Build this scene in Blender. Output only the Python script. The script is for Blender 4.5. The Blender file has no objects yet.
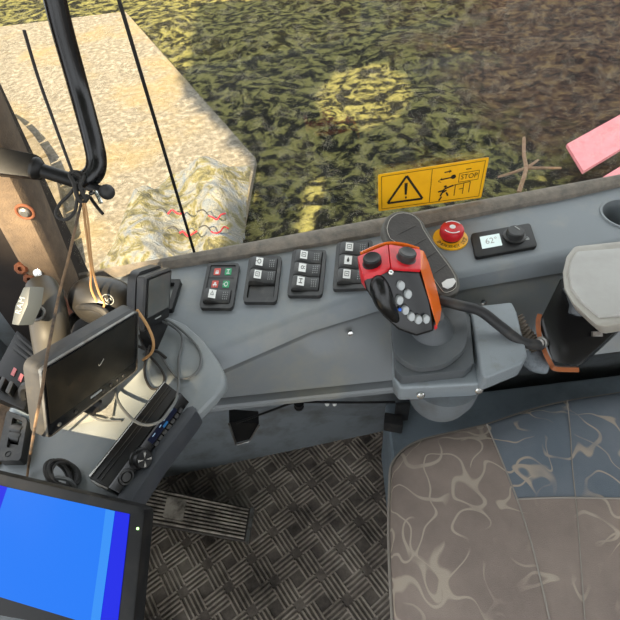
import bpy, bmesh, math, random
from mathutils import Vector as V, Matrix
random.seed(7)
C = bpy.context.scene.collection
PI = math.pi
# ------------------------------------------------------------------ camera
PITCH, ROLL, F, H = math.radians(49), math.radians(7), 466.0, 1.18
FW = V((0, math.cos(PITCH), -math.sin(PITCH))); U0 = V((0, math.sin(PITCH), math.cos(PITCH))); R0 = V((1, 0, 0))
CR = math.cos(ROLL)*R0 - math.sin(ROLL)*U0
CU = math.sin(ROLL)*R0 + math.cos(ROLL)*U0
CP = V((0, 0, H))
def ray(x, y): return FW + CR*((x-310)/F) + CU*((310-y)/F)
def Z(x, y, z): d = ray(x, y); return CP + d*((z-H)/d.z)             # where a sight line meets a level surface
def Y(x, y, yy): d = ray(x, y); return CP + d*(yy/d.y)
def D(x, y, dep): return CP + ray(x, y)*dep
def PL(x, y, p, n): d = ray(x, y); return CP + d*((p-CP).dot(n)/d.dot(n))
cam = bpy.data.cameras.new('camera'); co = bpy.data.objects.new('camera', cam); C.objects.link(co)
cam.sensor_width = 36; cam.lens = F/620*36; cam.clip_start = 0.02; cam.clip_end = 200
m3 = Matrix((CR, CU, -FW)).transposed(); co.matrix_world = Matrix.Translation(CP) @ m3.to_4x4()
bpy.context.scene.camera = co
# ------------------------------------------------------------------ materials
def lin(c):
    if isinstance(c, str): c = [int(c[i:i+2], 16)/255 for i in (0, 2, 4)]
    return tuple((v/12.92 if v <= .04045 else ((v+.055)/1.055)**2.4) for v in c) + (1,)
def nt(name):
    m = bpy.data.materials.new(name); m.use_nodes = True; t = m.node_tree
    return m, t, t.nodes['Principled BSDF']
def node(t, kind, **k):
    n = t.nodes.new(kind)
    for a, v in k.items():
        if a.startswith('i_'): n.inputs[a[2:].replace('_', ' ')].default_value = v
        else: setattr(n, a, v)
    return n
def ramp(t, fac, stops, interp='LINEAR'):
    r = t.nodes.new('ShaderNodeValToRGB'); e = r.color_ramp; e.interpolation = interp
    while len(e.elements) < len(stops): e.elements.new(.5)
    for el, (p, c) in zip(e.elements, stops): el.position = p; el.color = lin(c) if not isinstance(c, float) else (c, c, c, 1)
    t.links.new(fac, r.inputs[0]); return r.outputs[0]
def noise(t, scale, detail=4, rough=.6, dist=0, vec=None):
    n = node(t, 'ShaderNodeTexNoise'); n.inputs['Scale'].default_value = scale; n.inputs['Detail'].default_value = detail
    n.inputs['Roughness'].default_value = rough; n.inputs['Distortion'].default_value = dist
    if vec is None:
        g = t.nodes.new('ShaderNodeNewGeometry'); vec = g.outputs['Position']
    t.links.new(vec, n.inputs['Vector']); return n.outputs['Fac']
def mixc(t, fac, a, b, mode='MIX'):
    n = t.nodes.new('ShaderNodeMix'); n.data_type = 'RGBA'; n.blend_type = mode
    if isinstance(fac, float): n.inputs[0].default_value = fac
    else: t.links.new(fac, n.inputs[0])
    for s, v in ((6, a), (7, b)):
        if isinstance(v, (str, tuple)): n.inputs[s].default_value = lin(v) if isinstance(v, str) else v
        else: t.links.new(v, n.inputs[s])
    return n.outputs[2]
def bump(t, b, h, s=.3, d=.002):
    n = t.nodes.new('ShaderNodeBump'); n.inputs['Strength'].default_value = s; n.inputs['Distance'].default_value = d
    t.links.new(h, n.inputs['Height']); t.links.new(n.outputs[0], b.inputs['Normal'])
def M(name, col, rough=.5, metal=0, dirt=None, dscale=30, damt=(.45, .75), bmp=0, bscale=400, spec=.5, coat=0, emit=0):
    m, t, b = nt(name)
    b.inputs['Base Color'].default_value = lin(col); b.inputs['Roughness'].default_value = rough; b.inputs['Metallic'].default_value = metal
    b.inputs['Specular IOR Level'].default_value = spec; b.inputs['Coat Weight'].default_value = coat
    if dirt:
        f = ramp(t, noise(t, dscale, 6, .65), [(damt[0], 0.0), (damt[1], 1.0)])
        t.links.new(mixc(t, f, col, dirt), b.inputs['Base Color'])
    if bmp: bump(t, b, noise(t, bscale, 2), bmp, .001)
    if emit: b.inputs['Emission Color'].default_value = lin(col); b.inputs['Emission Strength'].default_value = emit
    return m
m_console = M('console_plastic', '787e82', .42, 0, '8f8e86', 9, (.5, .8), .25, 900)
m_panel = M('panel_plastic', '74787a', .4, 0, '898678', 10, (.48, .8), .2, 900)
m_fairing = M('fairing_plastic', '7b8184', .36, 0, '92928b', 8, (.45, .8), .2, 900)
m_recess = M('recess_paint', '7d8387', .6, 0, '5c5b58', 14, (.45, .75))
m_rim = M('rim_plastic', '32353a', .5, 0, '3f4042', 25)
m_black = M('black_plastic', '111112', .42, 0, '2b2925', 30, (.5, .85), spec=.3)
m_blackg = M('black_gloss', '0c0c0d', .26, 0, '1d1b18', 40, (.55, .8))
m_rubber = M('rubber', '202021', .6, 0, '48433c', 40, (.5, .85))
m_charcoal = M('charcoal_plastic', '292929', .45, 0, '55524c', 35, (.5, .85))
m_boot = M('boot_rubber', '4a4e51', .5, 0, '565857', 30, (.5, .85), .1, 600)
m_pod = M('pod_paint', '7f868a', .38, .15, '6f6f6c', 40, (.55, .8), .3, 700)
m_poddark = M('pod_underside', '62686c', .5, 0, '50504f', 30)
m_ped = M('pedestal_paint', '828e96', .5, 0, '6d767c', 12)
m_red = M('red_plastic', 'cc1a26', .35, 0, 'a8161c', 60)
m_amber, t, b = nt('amber_plastic')
b.inputs['Base Color'].default_value = lin('d86418'); b.inputs['Roughness'].default_value = .2; b.inputs['Subsurface Weight'].default_value = .3
b.inputs['Subsurface Radius'].default_value = (.01, .004, .001)
m_copper = M('copper_paint', '96552c', .4, .3, '6b3b20', 40)
m_white = M('white_print', 'e6e6e2', .5)
m_greyp = M('grey_print', 'a0a29f', .5)
m_btn = M('grey_button', 'aaaeae', .45)
m_yellow = M('yellow_vinyl', 'f2b30e', .4, 0, 'e3a30c', 20)
m_ink = M('black_ink', '18160f', .5)
m_redink = M('red_print', 'c84a3e', .5)
m_greenink = M('green_print', '1f8f5c', .5)
m_blueink = M('blue_lens', '1f5fd0', .3)
m_chrome = M('chrome', 'c9c9c6', .22, 1)
m_steel = M('steel', '8b8b88', .4, .8, '5b4a3a', 60)
m_rust = M('rust', '6b3c24', .8, 0, '452818', 90)
m_felt = M('felt', '6b665f', .95, 0, '8b8174', 70, (.35, .7), .9, 500)
m_brownfelt = M('brown_carpet', '7d6650', .95, 0, '54463a', 60, (.35, .7), .9, 300)
m_pillar = M('pillar_trim', '6a5a49', .9, 0, '4d4238', 45, (.35, .75), .8, 500)
m_dark = M('dark_trim', '1f1814', .8, 0, '2e241c', 20)
m_leather = M('leather', '34302d', .55, 0, '4a4540', 35, (.45, .8), .5, 300)
m_leatheredge = M('leather_edge', '5b5954', .7, 0, '474541', 50)
m_stitch = M('stitch', 'a9a59b', .8)
m_screen = M('dusty_screen', '161410', .3, 0, '2a251d', 50, (.42, .8))
m_screen2 = M('grey_screen', '555755', .25, 0, '625f58', 40)
m_bezel = M('monitor_shell', '303031', .45, 0, '4a463e', 40, (.5, .85))
m_armrest = M('armrest_plastic', '98948b', .36, 0, '827d73', 16)
m_armtop = M('armrest_cover', 'a19f9a', .35, 0, '908d87', 12)
m_cable = M('cable_sheath', '5a5c5c', .5)
m_cord = M('black_cord', '24211e', .7)
m_tancord = M('tan_cord', 'b38a5c', .8)
m_dome = M('dome_plastic', '242322', .36, 0, '35322d', 30, (.45, .8))
m_column = M('mount_grey', '38352f', .42, 0, '2c2a26', 40)
m_handle = M('handle_grey', '454a4d', .5)
m_pedal = M('pedal_rubber', 'b4aa9c', .7, 0, '5a534c', 30, (.4, .65))
m_pedalbase = M('pedal_base', '4a4541', .75, 0, '5c564f', 40)
m_pink = M('pink_board', 'e88f92', .7, 0, 'd97c80', 6)
m_twig = M('bark', '7d6049', .9, 0, '9a8166', 30)
m_bag = M('plastic_film', 'a5a5a0', .3, 0, 'a9a8a2', 50)
m_disc = M('suction_pad', '8a9599', .25, 0, '8f979b', 50)
m_track = M('track_steel', '6d6250', .85, 0, '50462f', 12, (.4, .7), .8, 60)
m_lcd = M('lcd', 'cfe0de', .3, emit=.25)
def emis(name, col, s):
    m, t, b = nt(name); b.inputs['Base Color'].default_value = lin('08080a'); b.inputs['Roughness'].default_value = .3; b.inputs['Specular IOR Level'].default_value = .12
    b.inputs['Emission Color'].default_value = lin(col); b.inputs['Emission Strength'].default_value = s; return m
m_scr_light = emis('screen_light_blue', '1278f5', .74)
m_scr_pale = emis('screen_pale_blue', '2f8ff5', .74)
m_scr_deep = emis('screen_deep_blue', '0a1ee6', .74)
m_led = emis('green_led', 'b8ff9a', 2.5)
m_radio_disp = emis('radio_display', '0b1430', .4)
m_radio_txt = emis('radio_text', 'a9cbe8', .6)
# seat cloth: brown and slate fields split along the sewn lines, with beige squiggle weave
def seat_mat(a1, a2, b1, b2):
    m, t, b = nt('seat_cloth'); b.inputs['Roughness'].default_value = .95; b.inputs['Specular IOR Level'].default_value = .15
    g = t.nodes.new('ShaderNodeNewGeometry'); sx = t.nodes.new('ShaderNodeSeparateXYZ'); t.links.new(g.outputs['Position'], sx.inputs[0])
    def side(p, q):                                     # 1 on the right-hand side of the seam p->q
        nx, ny = (q.y-p.y), -(q.x-p.x); c0 = nx*p.x+ny*p.y
        a = node(t, 'ShaderNodeMath', operation='MULTIPLY'); t.links.new(sx.outputs[0], a.inputs[0]); a.inputs[1].default_value = nx
        c = node(t, 'ShaderNodeMath', operation='MULTIPLY_ADD'); t.links.new(sx.outputs[1], c.inputs[0]); c.inputs[1].default_value = ny; t.links.new(a.outputs[0], c.inputs[2])
        d = node(t, 'ShaderNodeMath', operation='GREATER_THAN'); t.links.new(c.outputs[0], d.inputs[0]); d.inputs[1].default_value = c0
        return d.outputs[0]
    mul = node(t, 'ShaderNodeMath', operation='MULTIPLY'); t.links.new(side(a1, a2), mul.inputs[0]); t.links.new(side(b1, b2), mul.inputs[1])
    brown = mixc(t, ramp(t, noise(t, 14, 5), [(.35, 0.0), (.7, 1.0)]), '7f736c', '91847b')
    slate = mixc(t, ramp(t, noise(t, 10, 5), [(.35, 0.0), (.7, 1.0)]), '666f78', '757b82')
    base = mixc(t, mul.outputs[0], brown, slate)
    vm0 = t.nodes.new('ShaderNodeVectorMath'); vm0.inputs[1].default_value = (1.31, 7.7, 2.2); t.links.new(g.outputs['Position'], vm0.inputs[0])
    n1 = noise(t, 20, .2, .5, .6, vm0.outputs[0])
    d = node(t, 'ShaderNodeMath', operation='SUBTRACT'); t.links.new(n1, d.inputs[0]); d.inputs[1].default_value = .5
    ab = node(t, 'ShaderNodeMath', operation='ABSOLUTE'); t.links.new(d.outputs[0], ab.inputs[0])
    ln = ramp(t, ab.outputs[0], [(.012, 1.0), (.024, 0.0)])
    w1 = node(t, 'ShaderNodeMath', operation='MULTIPLY'); t.links.new(ln, w1.inputs[0]); t.links.new(ramp(t, noise(t, 11, 1), [(.28, 0.0), (.32, 1.0)]), w1.inputs[1]); ln = w1.outputs[0]
    vm = t.nodes.new('ShaderNodeVectorMath'); vm.inputs[1].default_value = (3.7, 1.9, 5.1); t.links.new(g.outputs['Position'], vm.inputs[0])
    d2 = node(t, 'ShaderNodeMath', operation='SUBTRACT'); t.links.new(noise(t, 17, .3, .5, .5, vm.outputs[0]), d2.inputs[0]); d2.inputs[1].default_value = .47
    ab2 = node(t, 'ShaderNodeMath', operation='ABSOLUTE'); t.links.new(d2.outputs[0], ab2.inputs[0])
    mn = node(t, 'ShaderNodeMath', operation='MAXIMUM'); t.links.new(ln, mn.inputs[0]); w2 = node(t, 'ShaderNodeMath', operation='MULTIPLY'); t.links.new(ramp(t, ab2.outputs[0], [(.012, 1.0), (.022, 0.0)]), w2.inputs[0]); t.links.new(ramp(t, noise(t, 10, 1, .5, 0, vm.outputs[0]), [(.40, 0.0), (.44, 1.0)]), w2.inputs[1]); t.links.new(w2.outputs[0], mn.inputs[1]); ln = mn.outputs[0]
    wear = ramp(t, noise(t, 9, 3), [(.36, 0.0), (.5, 1.0)])
    f = node(t, 'ShaderNodeMath', operation='MULTIPLY'); t.links.new(ln, f.inputs[0]); t.links.new(wear, f.inputs[1])
    t.links.new(mixc(t, f.outputs[0], base, 'a89c8e'), b.inputs['Base Color'])
    bump(t, b, noise(t, 900, 2), .6, .001); return m
# ground materials
def moss_mat():
    m, t, b = nt('mossy_ground'); b.inputs['Roughness'].default_value = .95; b.inputs['Specular IOR Level'].default_value = .1
    a = ramp(t, noise(t, 6.5, 9, .68, .45), [(.40, '0e0e0a'), (.47, '1a1a0f'), (.51, '474528'), (.60, '6a673c'), (.72, '3a3822')])
    c = ramp(t, noise(t, 8, 9, .68, .6), [(.40, '1a120f'), (.49, '38271f'), (.54, '4c3b2b'), (.68, '695739')])
    g = t.nodes.new('ShaderNodeNewGeometry'); sx = t.nodes.new('ShaderNodeSeparateXYZ'); t.links.new(g.outputs['Position'], sx.inputs[0])
    k = node(t, 'ShaderNodeMath', operation='MULTIPLY_ADD'); t.links.new(sx.outputs[0], k.inputs[0]); k.inputs[1].default_value = .11
    t.links.new(noise(t, .5, 3), k.inputs[2])
    f = ramp(t, k.outputs[0], [(.68, 0.0), (.86, 1.0)])
    t.links.new(mixc(t, f, a, c), b.inputs['Base Color']); bump(t, b, noise(t, 9, 5), .8, .05); return m
def gravel_mat():
    m, t, b = nt('pale_gravel'); b.inputs['Roughness'].default_value = .95; b.inputs['Specular IOR Level'].default_value = .1
    a = ramp(t, noise(t, 16, 5, .7), [(.35, '57524a'), (.5, '6a645a'), (.68, '8b857c')])
    f = ramp(t, noise(t, 1.1, 3), [(.48, 0.0), (.7, .7)])
    t.links.new(mixc(t, f, a, '7c6c4a'), b.inputs['Base Color']); bump(t, b, noise(t, 30, 4), .6, .02); return m
def tarp_mat():
    m, t, b = nt('tarpaulin'); b.inputs['Roughness'].default_value = .55
    a = ramp(t, noise(t, 4, 6, .65, 2.2), [(.36, '36331f'), (.46, '5f5932'), (.52, '6e6c64'), (.62, '5e6265'), (.75, '4a586a')])
    t.links.new(a, b.inputs['Base Color']); bump(t, b, noise(t, 12, 5, .6, 1.5), .8, .04); return m
# ------------------------------------------------------------------ mesh builder
def smooth_path(pts, n=6):
    pts = [V(p) for p in pts]
    if len(pts) < 3: return pts
    out = []
    for i in range(len(pts)-1):
        p0 = pts[max(i-1, 0)]; p1 = pts[i]; p2 = pts[i+1]; p3 = pts[min(i+2, len(pts)-1)]
        for k in range(n):
            s = k/n
            out.append(.5*((2*p1)+(p2-p0)*s+(2*p0-5*p1+4*p2-p3)*s*s+(3*p1-p0-3*p2+p3)*s**3))
    out.append(pts[-1]); return out
def frame(ax):
    ax = ax.normalized(); a = V((0, 0, 1)) if abs(ax.z) < .9 else V((1, 0, 0))
    u = ax.cross(a).normalized(); return u, ax.cross(u).normalized()
class MB:
    def __init__(s): s.bm = bmesh.new()
    def vs(s, pts): return [s.bm.verts.new(p) for p in pts]
    def face(s, vs):
        try: return s.bm.faces.new(vs)
        except ValueError: return None
    def poly(s, pts): s.face(s.vs(pts)); return s
    def hull(s, pts):
        b2 = bmesh.new(); vs = [b2.verts.new(p) for p in pts]
        bmesh.ops.convex_hull(b2, input=vs)
        bmesh.ops.delete(b2, geom=[v for v in b2.verts if not v.link_faces], context='VERTS')
        bmesh.ops.dissolve_limit(b2, angle_limit=.02, verts=b2.verts, edges=b2.edges)
        me = bpy.data.meshes.new('t'); b2.to_mesh(me); s.bm.from_mesh(me); bpy.data.meshes.remove(me); b2.free(); return s
    def prism(s, pts, vec):
        vec = V(vec); a = s.vs(pts); b = s.vs([V(p)+vec for p in pts]); n = len(a)
        s.face(a); s.face(b[::-1])
        for i in range(n): s.face([a[i], b[i], b[(i+1) % n], a[(i+1) % n]])
        return s
    def box(s, c, x, y, z):
        c, x, y, z = V(c), V(x), V(y), V(z)
        return s.prism([c-x-y-z, c+x-y-z, c+x+y-z, c-x+y-z], 2*z)
    def aabb(s, a, b):
        a, b = V(a), V(b); h = (b-a)/2
        return s.box((a+b)/2, (h.x, 0, 0), (0, h.y, 0), (0, 0, h.z))
    def rings(s, rs, cap=True, closed=False):
        R = [s.vs(r) for r in rs]; n = len(R[0])
        for i in range(len(R)-1 if not closed else len(R)):
            a, b = R[i], R[(i+1) % len(R)]
            for k in range(n): s.face([a[k], a[(k+1) % n], b[(k+1) % n], b[k]])
        if cap and not closed: s.face(R[0][::-1]); s.face(R[-1])
        return s
    def tube(s, pts, r, seg=8, closed=False, sm=6):
        P = smooth_path(pts, sm) if sm else [V(p) for p in pts]
        rr = r if callable(r) else (lambda t: r)
        rs = []; u = None
        for i, p in enumerate(P):
            d = (P[min(i+1, len(P)-1)]-P[max(i-1, 0)])
            if d.length < 1e-9: continue
            d.normalize()
            if u is None: u, v = frame(d)
            else: u = (u-d*u.dot(d)).normalized(); v = d.cross(u)
            q = rr(i/(len(P)-1))
            rs.append([p+q*(math.cos(a)*u+math.sin(a)*v) for a in [2*PI*k/seg for k in range(seg)]])
        return s.rings(rs, True, False)
    def lathe(s, prof, o, ax, seg=24, cap=True):
        ax = V(ax).normalized(); u, v = frame(ax); o = V(o)
        return s.rings([[o+ax*h+max(r, 1e-5)*(math.cos(a)*u+math.sin(a)*v) for a in [2*PI*k/seg for k in range(seg)]] for r, h in prof], cap)
    def torus(s, o, ax, R, r, seg=28, ms=8, sx=1, uu=None):
        ax = V(ax).normalized(); u, v = frame(ax)
        if uu is not None: u = V(uu).normalized(); v = ax.cross(u)
        rs = []
        for k in range(seg):
            a = 2*PI*k/seg; d = math.cos(a)*u*sx+math.sin(a)*v; dn = d.normalized()
            rs.append([V(o)+d*R+r*(math.cos(b)*dn+math.sin(b)*ax) for b in [2*PI*j/ms for j in range(ms)]])
        return s.rings(rs, False, True)
    def grid(s, f, nu, nv):
        g = [[s.bm.verts.new(f(i/nu, j/nv)) for j in range(nv+1)] for i in range(nu+1)]
        for i in range(nu):
            for j in range(nv): s.face([g[i][j], g[i+1][j], g[i+1][j+1], g[i][j+1]])
        return s
    def sphere(s, c, x, y, z, nu=20, nv=12):
        c, x, y, z = V(c), V(x), V(y), V(z)
        return s.rings([[c+math.sin(th)*(math.cos(a)*x+math.sin(a)*y)+math.cos(th)*z for a in [2*PI*k/nu for k in range(nu)]] for th in [PI*(j+.02)/(nv+.04) for j in range(nv+1)]])
    def text(s, body, size, mp, align='CENTER', spacing=1.0):
        cu = bpy.data.curves.new('t', 'FONT'); cu.body = body; cu.size = size; cu.align_x = align; cu.align_y = 'CENTER'; cu.space_character = spacing; cu.resolution_u = 3
        ob = bpy.data.objects.new('t', cu); C.objects.link(ob)
        dg = bpy.context.evaluated_depsgraph_get(); me = bpy.data.meshes.new_from_object(ob.evaluated_get(dg))
        vs = [s.bm.verts.new(mp(v.co.x, v.co.y)) for v in me.vertices]
        for p in me.polygons: s.face([vs[i] for i in p.vertices])
        bpy.data.objects.remove(ob); bpy.data.curves.remove(cu); bpy.data.meshes.remove(me); return s
    def bevel(s, w, seg=2, ang=.5):
        s.bm.normal_update()
        bmesh.ops.recalc_face_normals(s.bm, faces=s.bm.faces)
        ed = [e for e in s.bm.edges if len(e.link_faces) == 2 and e.calc_face_angle(0) > ang]
        bmesh.ops.bevel(s.bm, geom=ed, offset=w, segments=seg, affect='EDGES', profile=.6, clamp_overlap=True); return s
ORG = {}
def obj(name, mb, mat, parent=None, sharp=35, recalc=True, loc=None):
    bm = mb.bm
    if recalc: bmesh.ops.recalc_face_normals(bm, faces=bm.faces)
    if parent is None:
        lo = V([min(v.co[i] for v in bm.verts) for i in range(3)]); hi = V([max(v.co[i] for v in bm.verts) for i in range(3)])
        org = V(((lo.x+hi.x)/2, (lo.y+hi.y)/2, lo.z)) if loc is None else V(loc)
    else: org = ORG[parent.name]
    bmesh.ops.translate(bm, verts=bm.verts, vec=-org)
    me = bpy.data.meshes.new(name); bm.to_mesh(me); bm.free()
    for p in me.polygons: p.use_smooth = True
    me.set_sharp_from_angle(angle=math.radians(sharp))
    for mm in (mat if isinstance(mat, list) else [mat]): me.materials.append(mm)
    o = bpy.data.objects.new(name, me); C.objects.link(o)
    if parent is None: o.location = org
    else: o.parent = parent
    ORG[o.name] = org
    return o
def thing(name, label, cat, loc, group=None):
    o = bpy.data.objects.new(name, None); C.objects.link(o); o.location = loc; o.empty_display_size = .02
    o['label'] = label; o['category'] = cat; ORG[o.name] = V(loc)
    if group: o['group'] = group
    return o
def tag(o, label, cat, group=None, kind=None):
    o['label'] = label; o['category'] = cat
    if group: o['group'] = group
    if kind: o['kind'] = kind
    return o
def struct(name, mb, mat, parent=None, **k):
    o = obj(name, mb, mat, parent, **k)
    if parent is None: o['kind'] = 'structure'
    return o
def quad(tl, tr, br, bl, nrm=None):
    tl, tr, br, bl = V(tl), V(tr), V(br), V(bl)
    n = (bl-tl).cross(tr-tl).normalized() if nrm is None else V(nrm).normalized()
    if nrm is None and n.dot(CP-tl) < 0: n = -n
    def f(u, v, h=0): return (tl*(1-u)+tr*u)*(1-v)+(bl*(1-u)+br*u)*v+n*h
    f.n = n; return f
def rrect(f, u0, v0, u1, v1, h, ru=.1, rv=None, k=4):
    rv = ru if rv is None else rv; out = []
    for cu, cv, a0 in ((u1-ru, v0+rv, -PI/2), (u1-ru, v1-rv, 0), (u0+ru, v1-rv, PI/2), (u0+ru, v0+rv, PI)):
        for i in range(k+1):
            a = a0+PI/2*i/k; out.append(f(cu+ru*math.cos(a), cv+rv*math.sin(a), h))
    return out
def slab(f, u0, v0, u1, v1, h0, h1, ru=.08, rv=None, mb=None):
    mb = mb or MB(); mb.rings([rrect(f, u0, v0, u1, v1, h0, ru, rv), rrect(f, u0, v0, u1, v1, h1, ru, rv)]); return mb
def ringslab(f, a, b, h0, h1, ra=.08, rb=.05, mb=None):
    mb = mb or MB()
    mb.rings([rrect(f, *a, h0, ra), rrect(f, *a, h1, ra), rrect(f, *b, h1, rb), rrect(f, *b, h0, rb)], closed=True, cap=False); return mb
def lerp_line(pts):                       # y as a function of x along a traced line
    pts = sorted(pts, key=lambda p: p.x)
    def f(x):
        if x <= pts[0].x: a, b = pts[0], pts[1]
        elif x >= pts[-1].x: a, b = pts[-2], pts[-1]
        else:
            for a, b in zip(pts, pts[1:]):
                if a.x <= x <= b.x: break
        return a.y+(b.y-a.y)*(x-a.x)/(b.x-a.x)
    return f
# ------------------------------------------------------------------ the window plane
WA, WB = V((-.34, .513, 0)), V((.52, .592, 0))
WD = (WB-WA).normalized(); WN = V((-WD.y, WD.x, 0))          # along the sill / outwards
def W(x, y): return PL(x, y, WA, WN)
def wy(x): return WA.y+(x-WA.x)*WD.y/WD.x
TOP = .72
# ------------------------------------------------------------------ setting: cab shell
fl = MB().aabb((-.9, -.9, -.08), (1.3, .66, 0))
c45 = math.cos(PI/4)
def tread(i, j):
    cx, cy = -.75+i*.052, -.1+j*.052
    if not (-.5 < cx < .24 and .05 < cy < .62): return
    s = 1 if (i+j) % 2 else -1
    d = V((c45, s*c45, 0)); e = V((-s*c45, c45, 0))
    rot = Matrix.Rotation(math.radians(-14), 3, 'Z'); d = rot @ d; e = rot @ e
    ctr = V((cx, cy, 0))
    for k in range(-2, 3):
        c0 = ctr+e*k*.0098; hl = .026; w = .0032
        a = [c0-d*hl-e*w, c0+d*hl-e*w, c0+d*hl+e*w, c0-d*hl+e*w]
        tp = [c0-d*(hl-.003)-e*w*.4+V((0, 0, .0032)), c0+d*(hl-.003)-e*w*.4+V((0, 0, .0032)), c0+d*(hl-.003)+e*w*.4+V((0, 0, .0032)), c0-d*(hl-.003)+e*w*.4+V((0, 0, .0032))]
        fl.rings([a, tp])
for i in range(22):
    for j in range(16): tread(i, j)
m_floor, t, b = nt('tread_plate'); b.inputs['Roughness'].default_value = .5; b.inputs['Metallic'].default_value = .1
pz_ = t.nodes.new('ShaderNodeSeparateXYZ'); gg = t.nodes.new('ShaderNodeNewGeometry'); t.links.new(gg.outputs['Position'], pz_.inputs[0])
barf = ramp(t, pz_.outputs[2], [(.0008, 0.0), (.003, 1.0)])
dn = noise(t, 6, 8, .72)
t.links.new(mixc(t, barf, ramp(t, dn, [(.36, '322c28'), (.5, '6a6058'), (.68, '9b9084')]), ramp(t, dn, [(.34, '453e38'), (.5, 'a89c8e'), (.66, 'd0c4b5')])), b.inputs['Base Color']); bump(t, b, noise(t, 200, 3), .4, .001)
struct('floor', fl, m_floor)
wall = MB().prism([(-.9, wy(-.9)+.004, -.1), (1.3, wy(1.3)+.004, -.1), (1.3, wy(1.3)+.02, -.1), (-.9, wy(-.9)+.02, -.1)], (0, 0, .80))
struct('wall_right', wall, m_recess)
m_shell = M('cab_shell', '8d8b86', .7)
ceil = MB()
CEIL = [((-.48, -.9, 1.84), (1.3, -.42, 1.9)), ((-.48, -.42, 1.84), (-.40, .6, 1.9)), ((.95, -.42, 1.84), (1.3, .6, 1.9)), ((-.48, .6, 1.84), (1.3, .74, 1.9))]  # unseen roof, its middle opening shaped to let sky light in
for a, b_ in CEIL: ceil.aabb(a, b_)
struct('ceiling', ceil, m_shell)
lw = MB()
LEFT = [((-.85, -.9, -.08), (1.3, -.84, .45)), ((-.85, -.9, .45), (-.78, -.84, 1.84)), ((.62, -.9, .45), (.70, -.84, 1.84))]
for a, b_ in LEFT: lw.aabb(a, b_)
struct('wall_left', lw, m_shell)
struct('wall_rear', MB().aabb((1.24, -.84, 0), (1.3, .68, 1.0)), m_shell)
# side window glass, felt strip, glass joint
gl, t, b = nt('window_glass')
out = t.nodes['Material Output']; t.nodes.remove(b)
tr = t.nodes.new('ShaderNodeBsdfTransparent'); gs = t.nodes.new('ShaderNodeBsdfGlossy'); gs.inputs['Roughness'].default_value = .02
tr.inputs[0].default_value = (.96, .97, .96, 1)
mx = t.nodes.new('ShaderNodeMixShader'); mx.inputs[0].default_value = .04
df = t.nodes.new('ShaderNodeBsdfDiffuse'); df.inputs[0].default_value = lin('cfc5ae')
mx2 = t.nodes.new('ShaderNodeMixShader'); t.links.new(ramp(t, noise(t, 60, 6, .7), [(.5, 0.0), (.9, .25)]), mx2.inputs[0])
t.links.new(tr.outputs[0], mx.inputs[1]); t.links.new(gs.outputs[0], mx.inputs[2]); t.links.new(mx.outputs[0], mx2.inputs[1]); t.links.new(df.outputs[0], mx2.inputs[2])
t.links.new(mx2.outputs[0], out.inputs[0])
def wpt(x, z, off=0): return V((x, wy(x), z))+WN*off
win = MB().prism([wpt(-.325, .70, .006), wpt(1.25, .70, .006), wpt(1.25, 1.84, .006), wpt(-.325, 1.84, .006)], WN*.004)
struct('window_1', win, gl)
# felt seal along the sill
feltf = [Z(x, y, .7205) for x, y in ((30, 290), (60, 286), (190, 266), (280, 253), (370, 237.5), (420, 229), (460, 220.5), (520, 208), (560, 200.5), (620, 187), (720, 165))]
fb = []
for i, p in enumerate(smooth_path(feltf, 8)):
    w = wy(p.x)-p.y
    fb.append([V((p.x, p.y, .718)), V((p.x, p.y+.0005, .727)), V((p.x, p.y+w*.3, .7325)), V((p.x, p.y+w*.7, .734)), V((p.x, p.y+w, .731)), V((p.x, p.y+w, .716))])
struct('trim_1', MB().rings(fb), m_felt)
j0, j1 = W(142, 77), W(197.5, 263)
jd = (j0-j1).normalized()
struct('trim_2', MB().box((j0+jd*.9+j1)/2, (j0+jd*.9-j1)/2, WN.cross(jd)*.0017, WN*.002), m_black)
# front right pillar and the dark moulding beside it
pm = MB(); r0_, r1_ = Y(75, 281, .5), Y(0, 115, .5); rd = (r1_-r0_)
l0 = Y(18, 262, .5)
top = r0_+rd*5
prof = [(0, 0), (-.001, -.026), (-.006, -.033), (-.040, -.035), (-.047, -.029), (-.047, .03), (-.008, .03)]
def pil(c): return [c+V((a, b2, 0)) for a, b2 in prof]
pm.rings([pil(r0_+V((0, 0, -.04))), pil(top)])
tp = thing('front_pillar', 'tan felt-covered cab pillar at left, lit yellow, beside the front glass', 'pillar', r0_)
obj('felt_cover', pm, m_pillar, tp)
mo = MB(); q0 = r0_+V((-.1, 0, -.5)); q1 = top+V((-.1, 0, 0))
mo.rings([[q+V((.055, -.016, 0)), q+V((-.06, -.022, 0)), q+V((-.065, .04, 0)), q+V((.055, .04, 0))] for q in (q0, q1)])
obj('dark_moulding', mo, m_dark, tp)
bl = Y(25.5, 211, .463); 
obj('bolt', MB().lathe([(.0065, 0), (.006, .004), (.004, .006)], bl, (0, -1, 0), 14), m_steel, tp)
obj('rust_ring', MB().torus(bl+V((0, -.0015, 0)), (0, 1, 0), .009, .0018), m_rust, tp)
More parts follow.
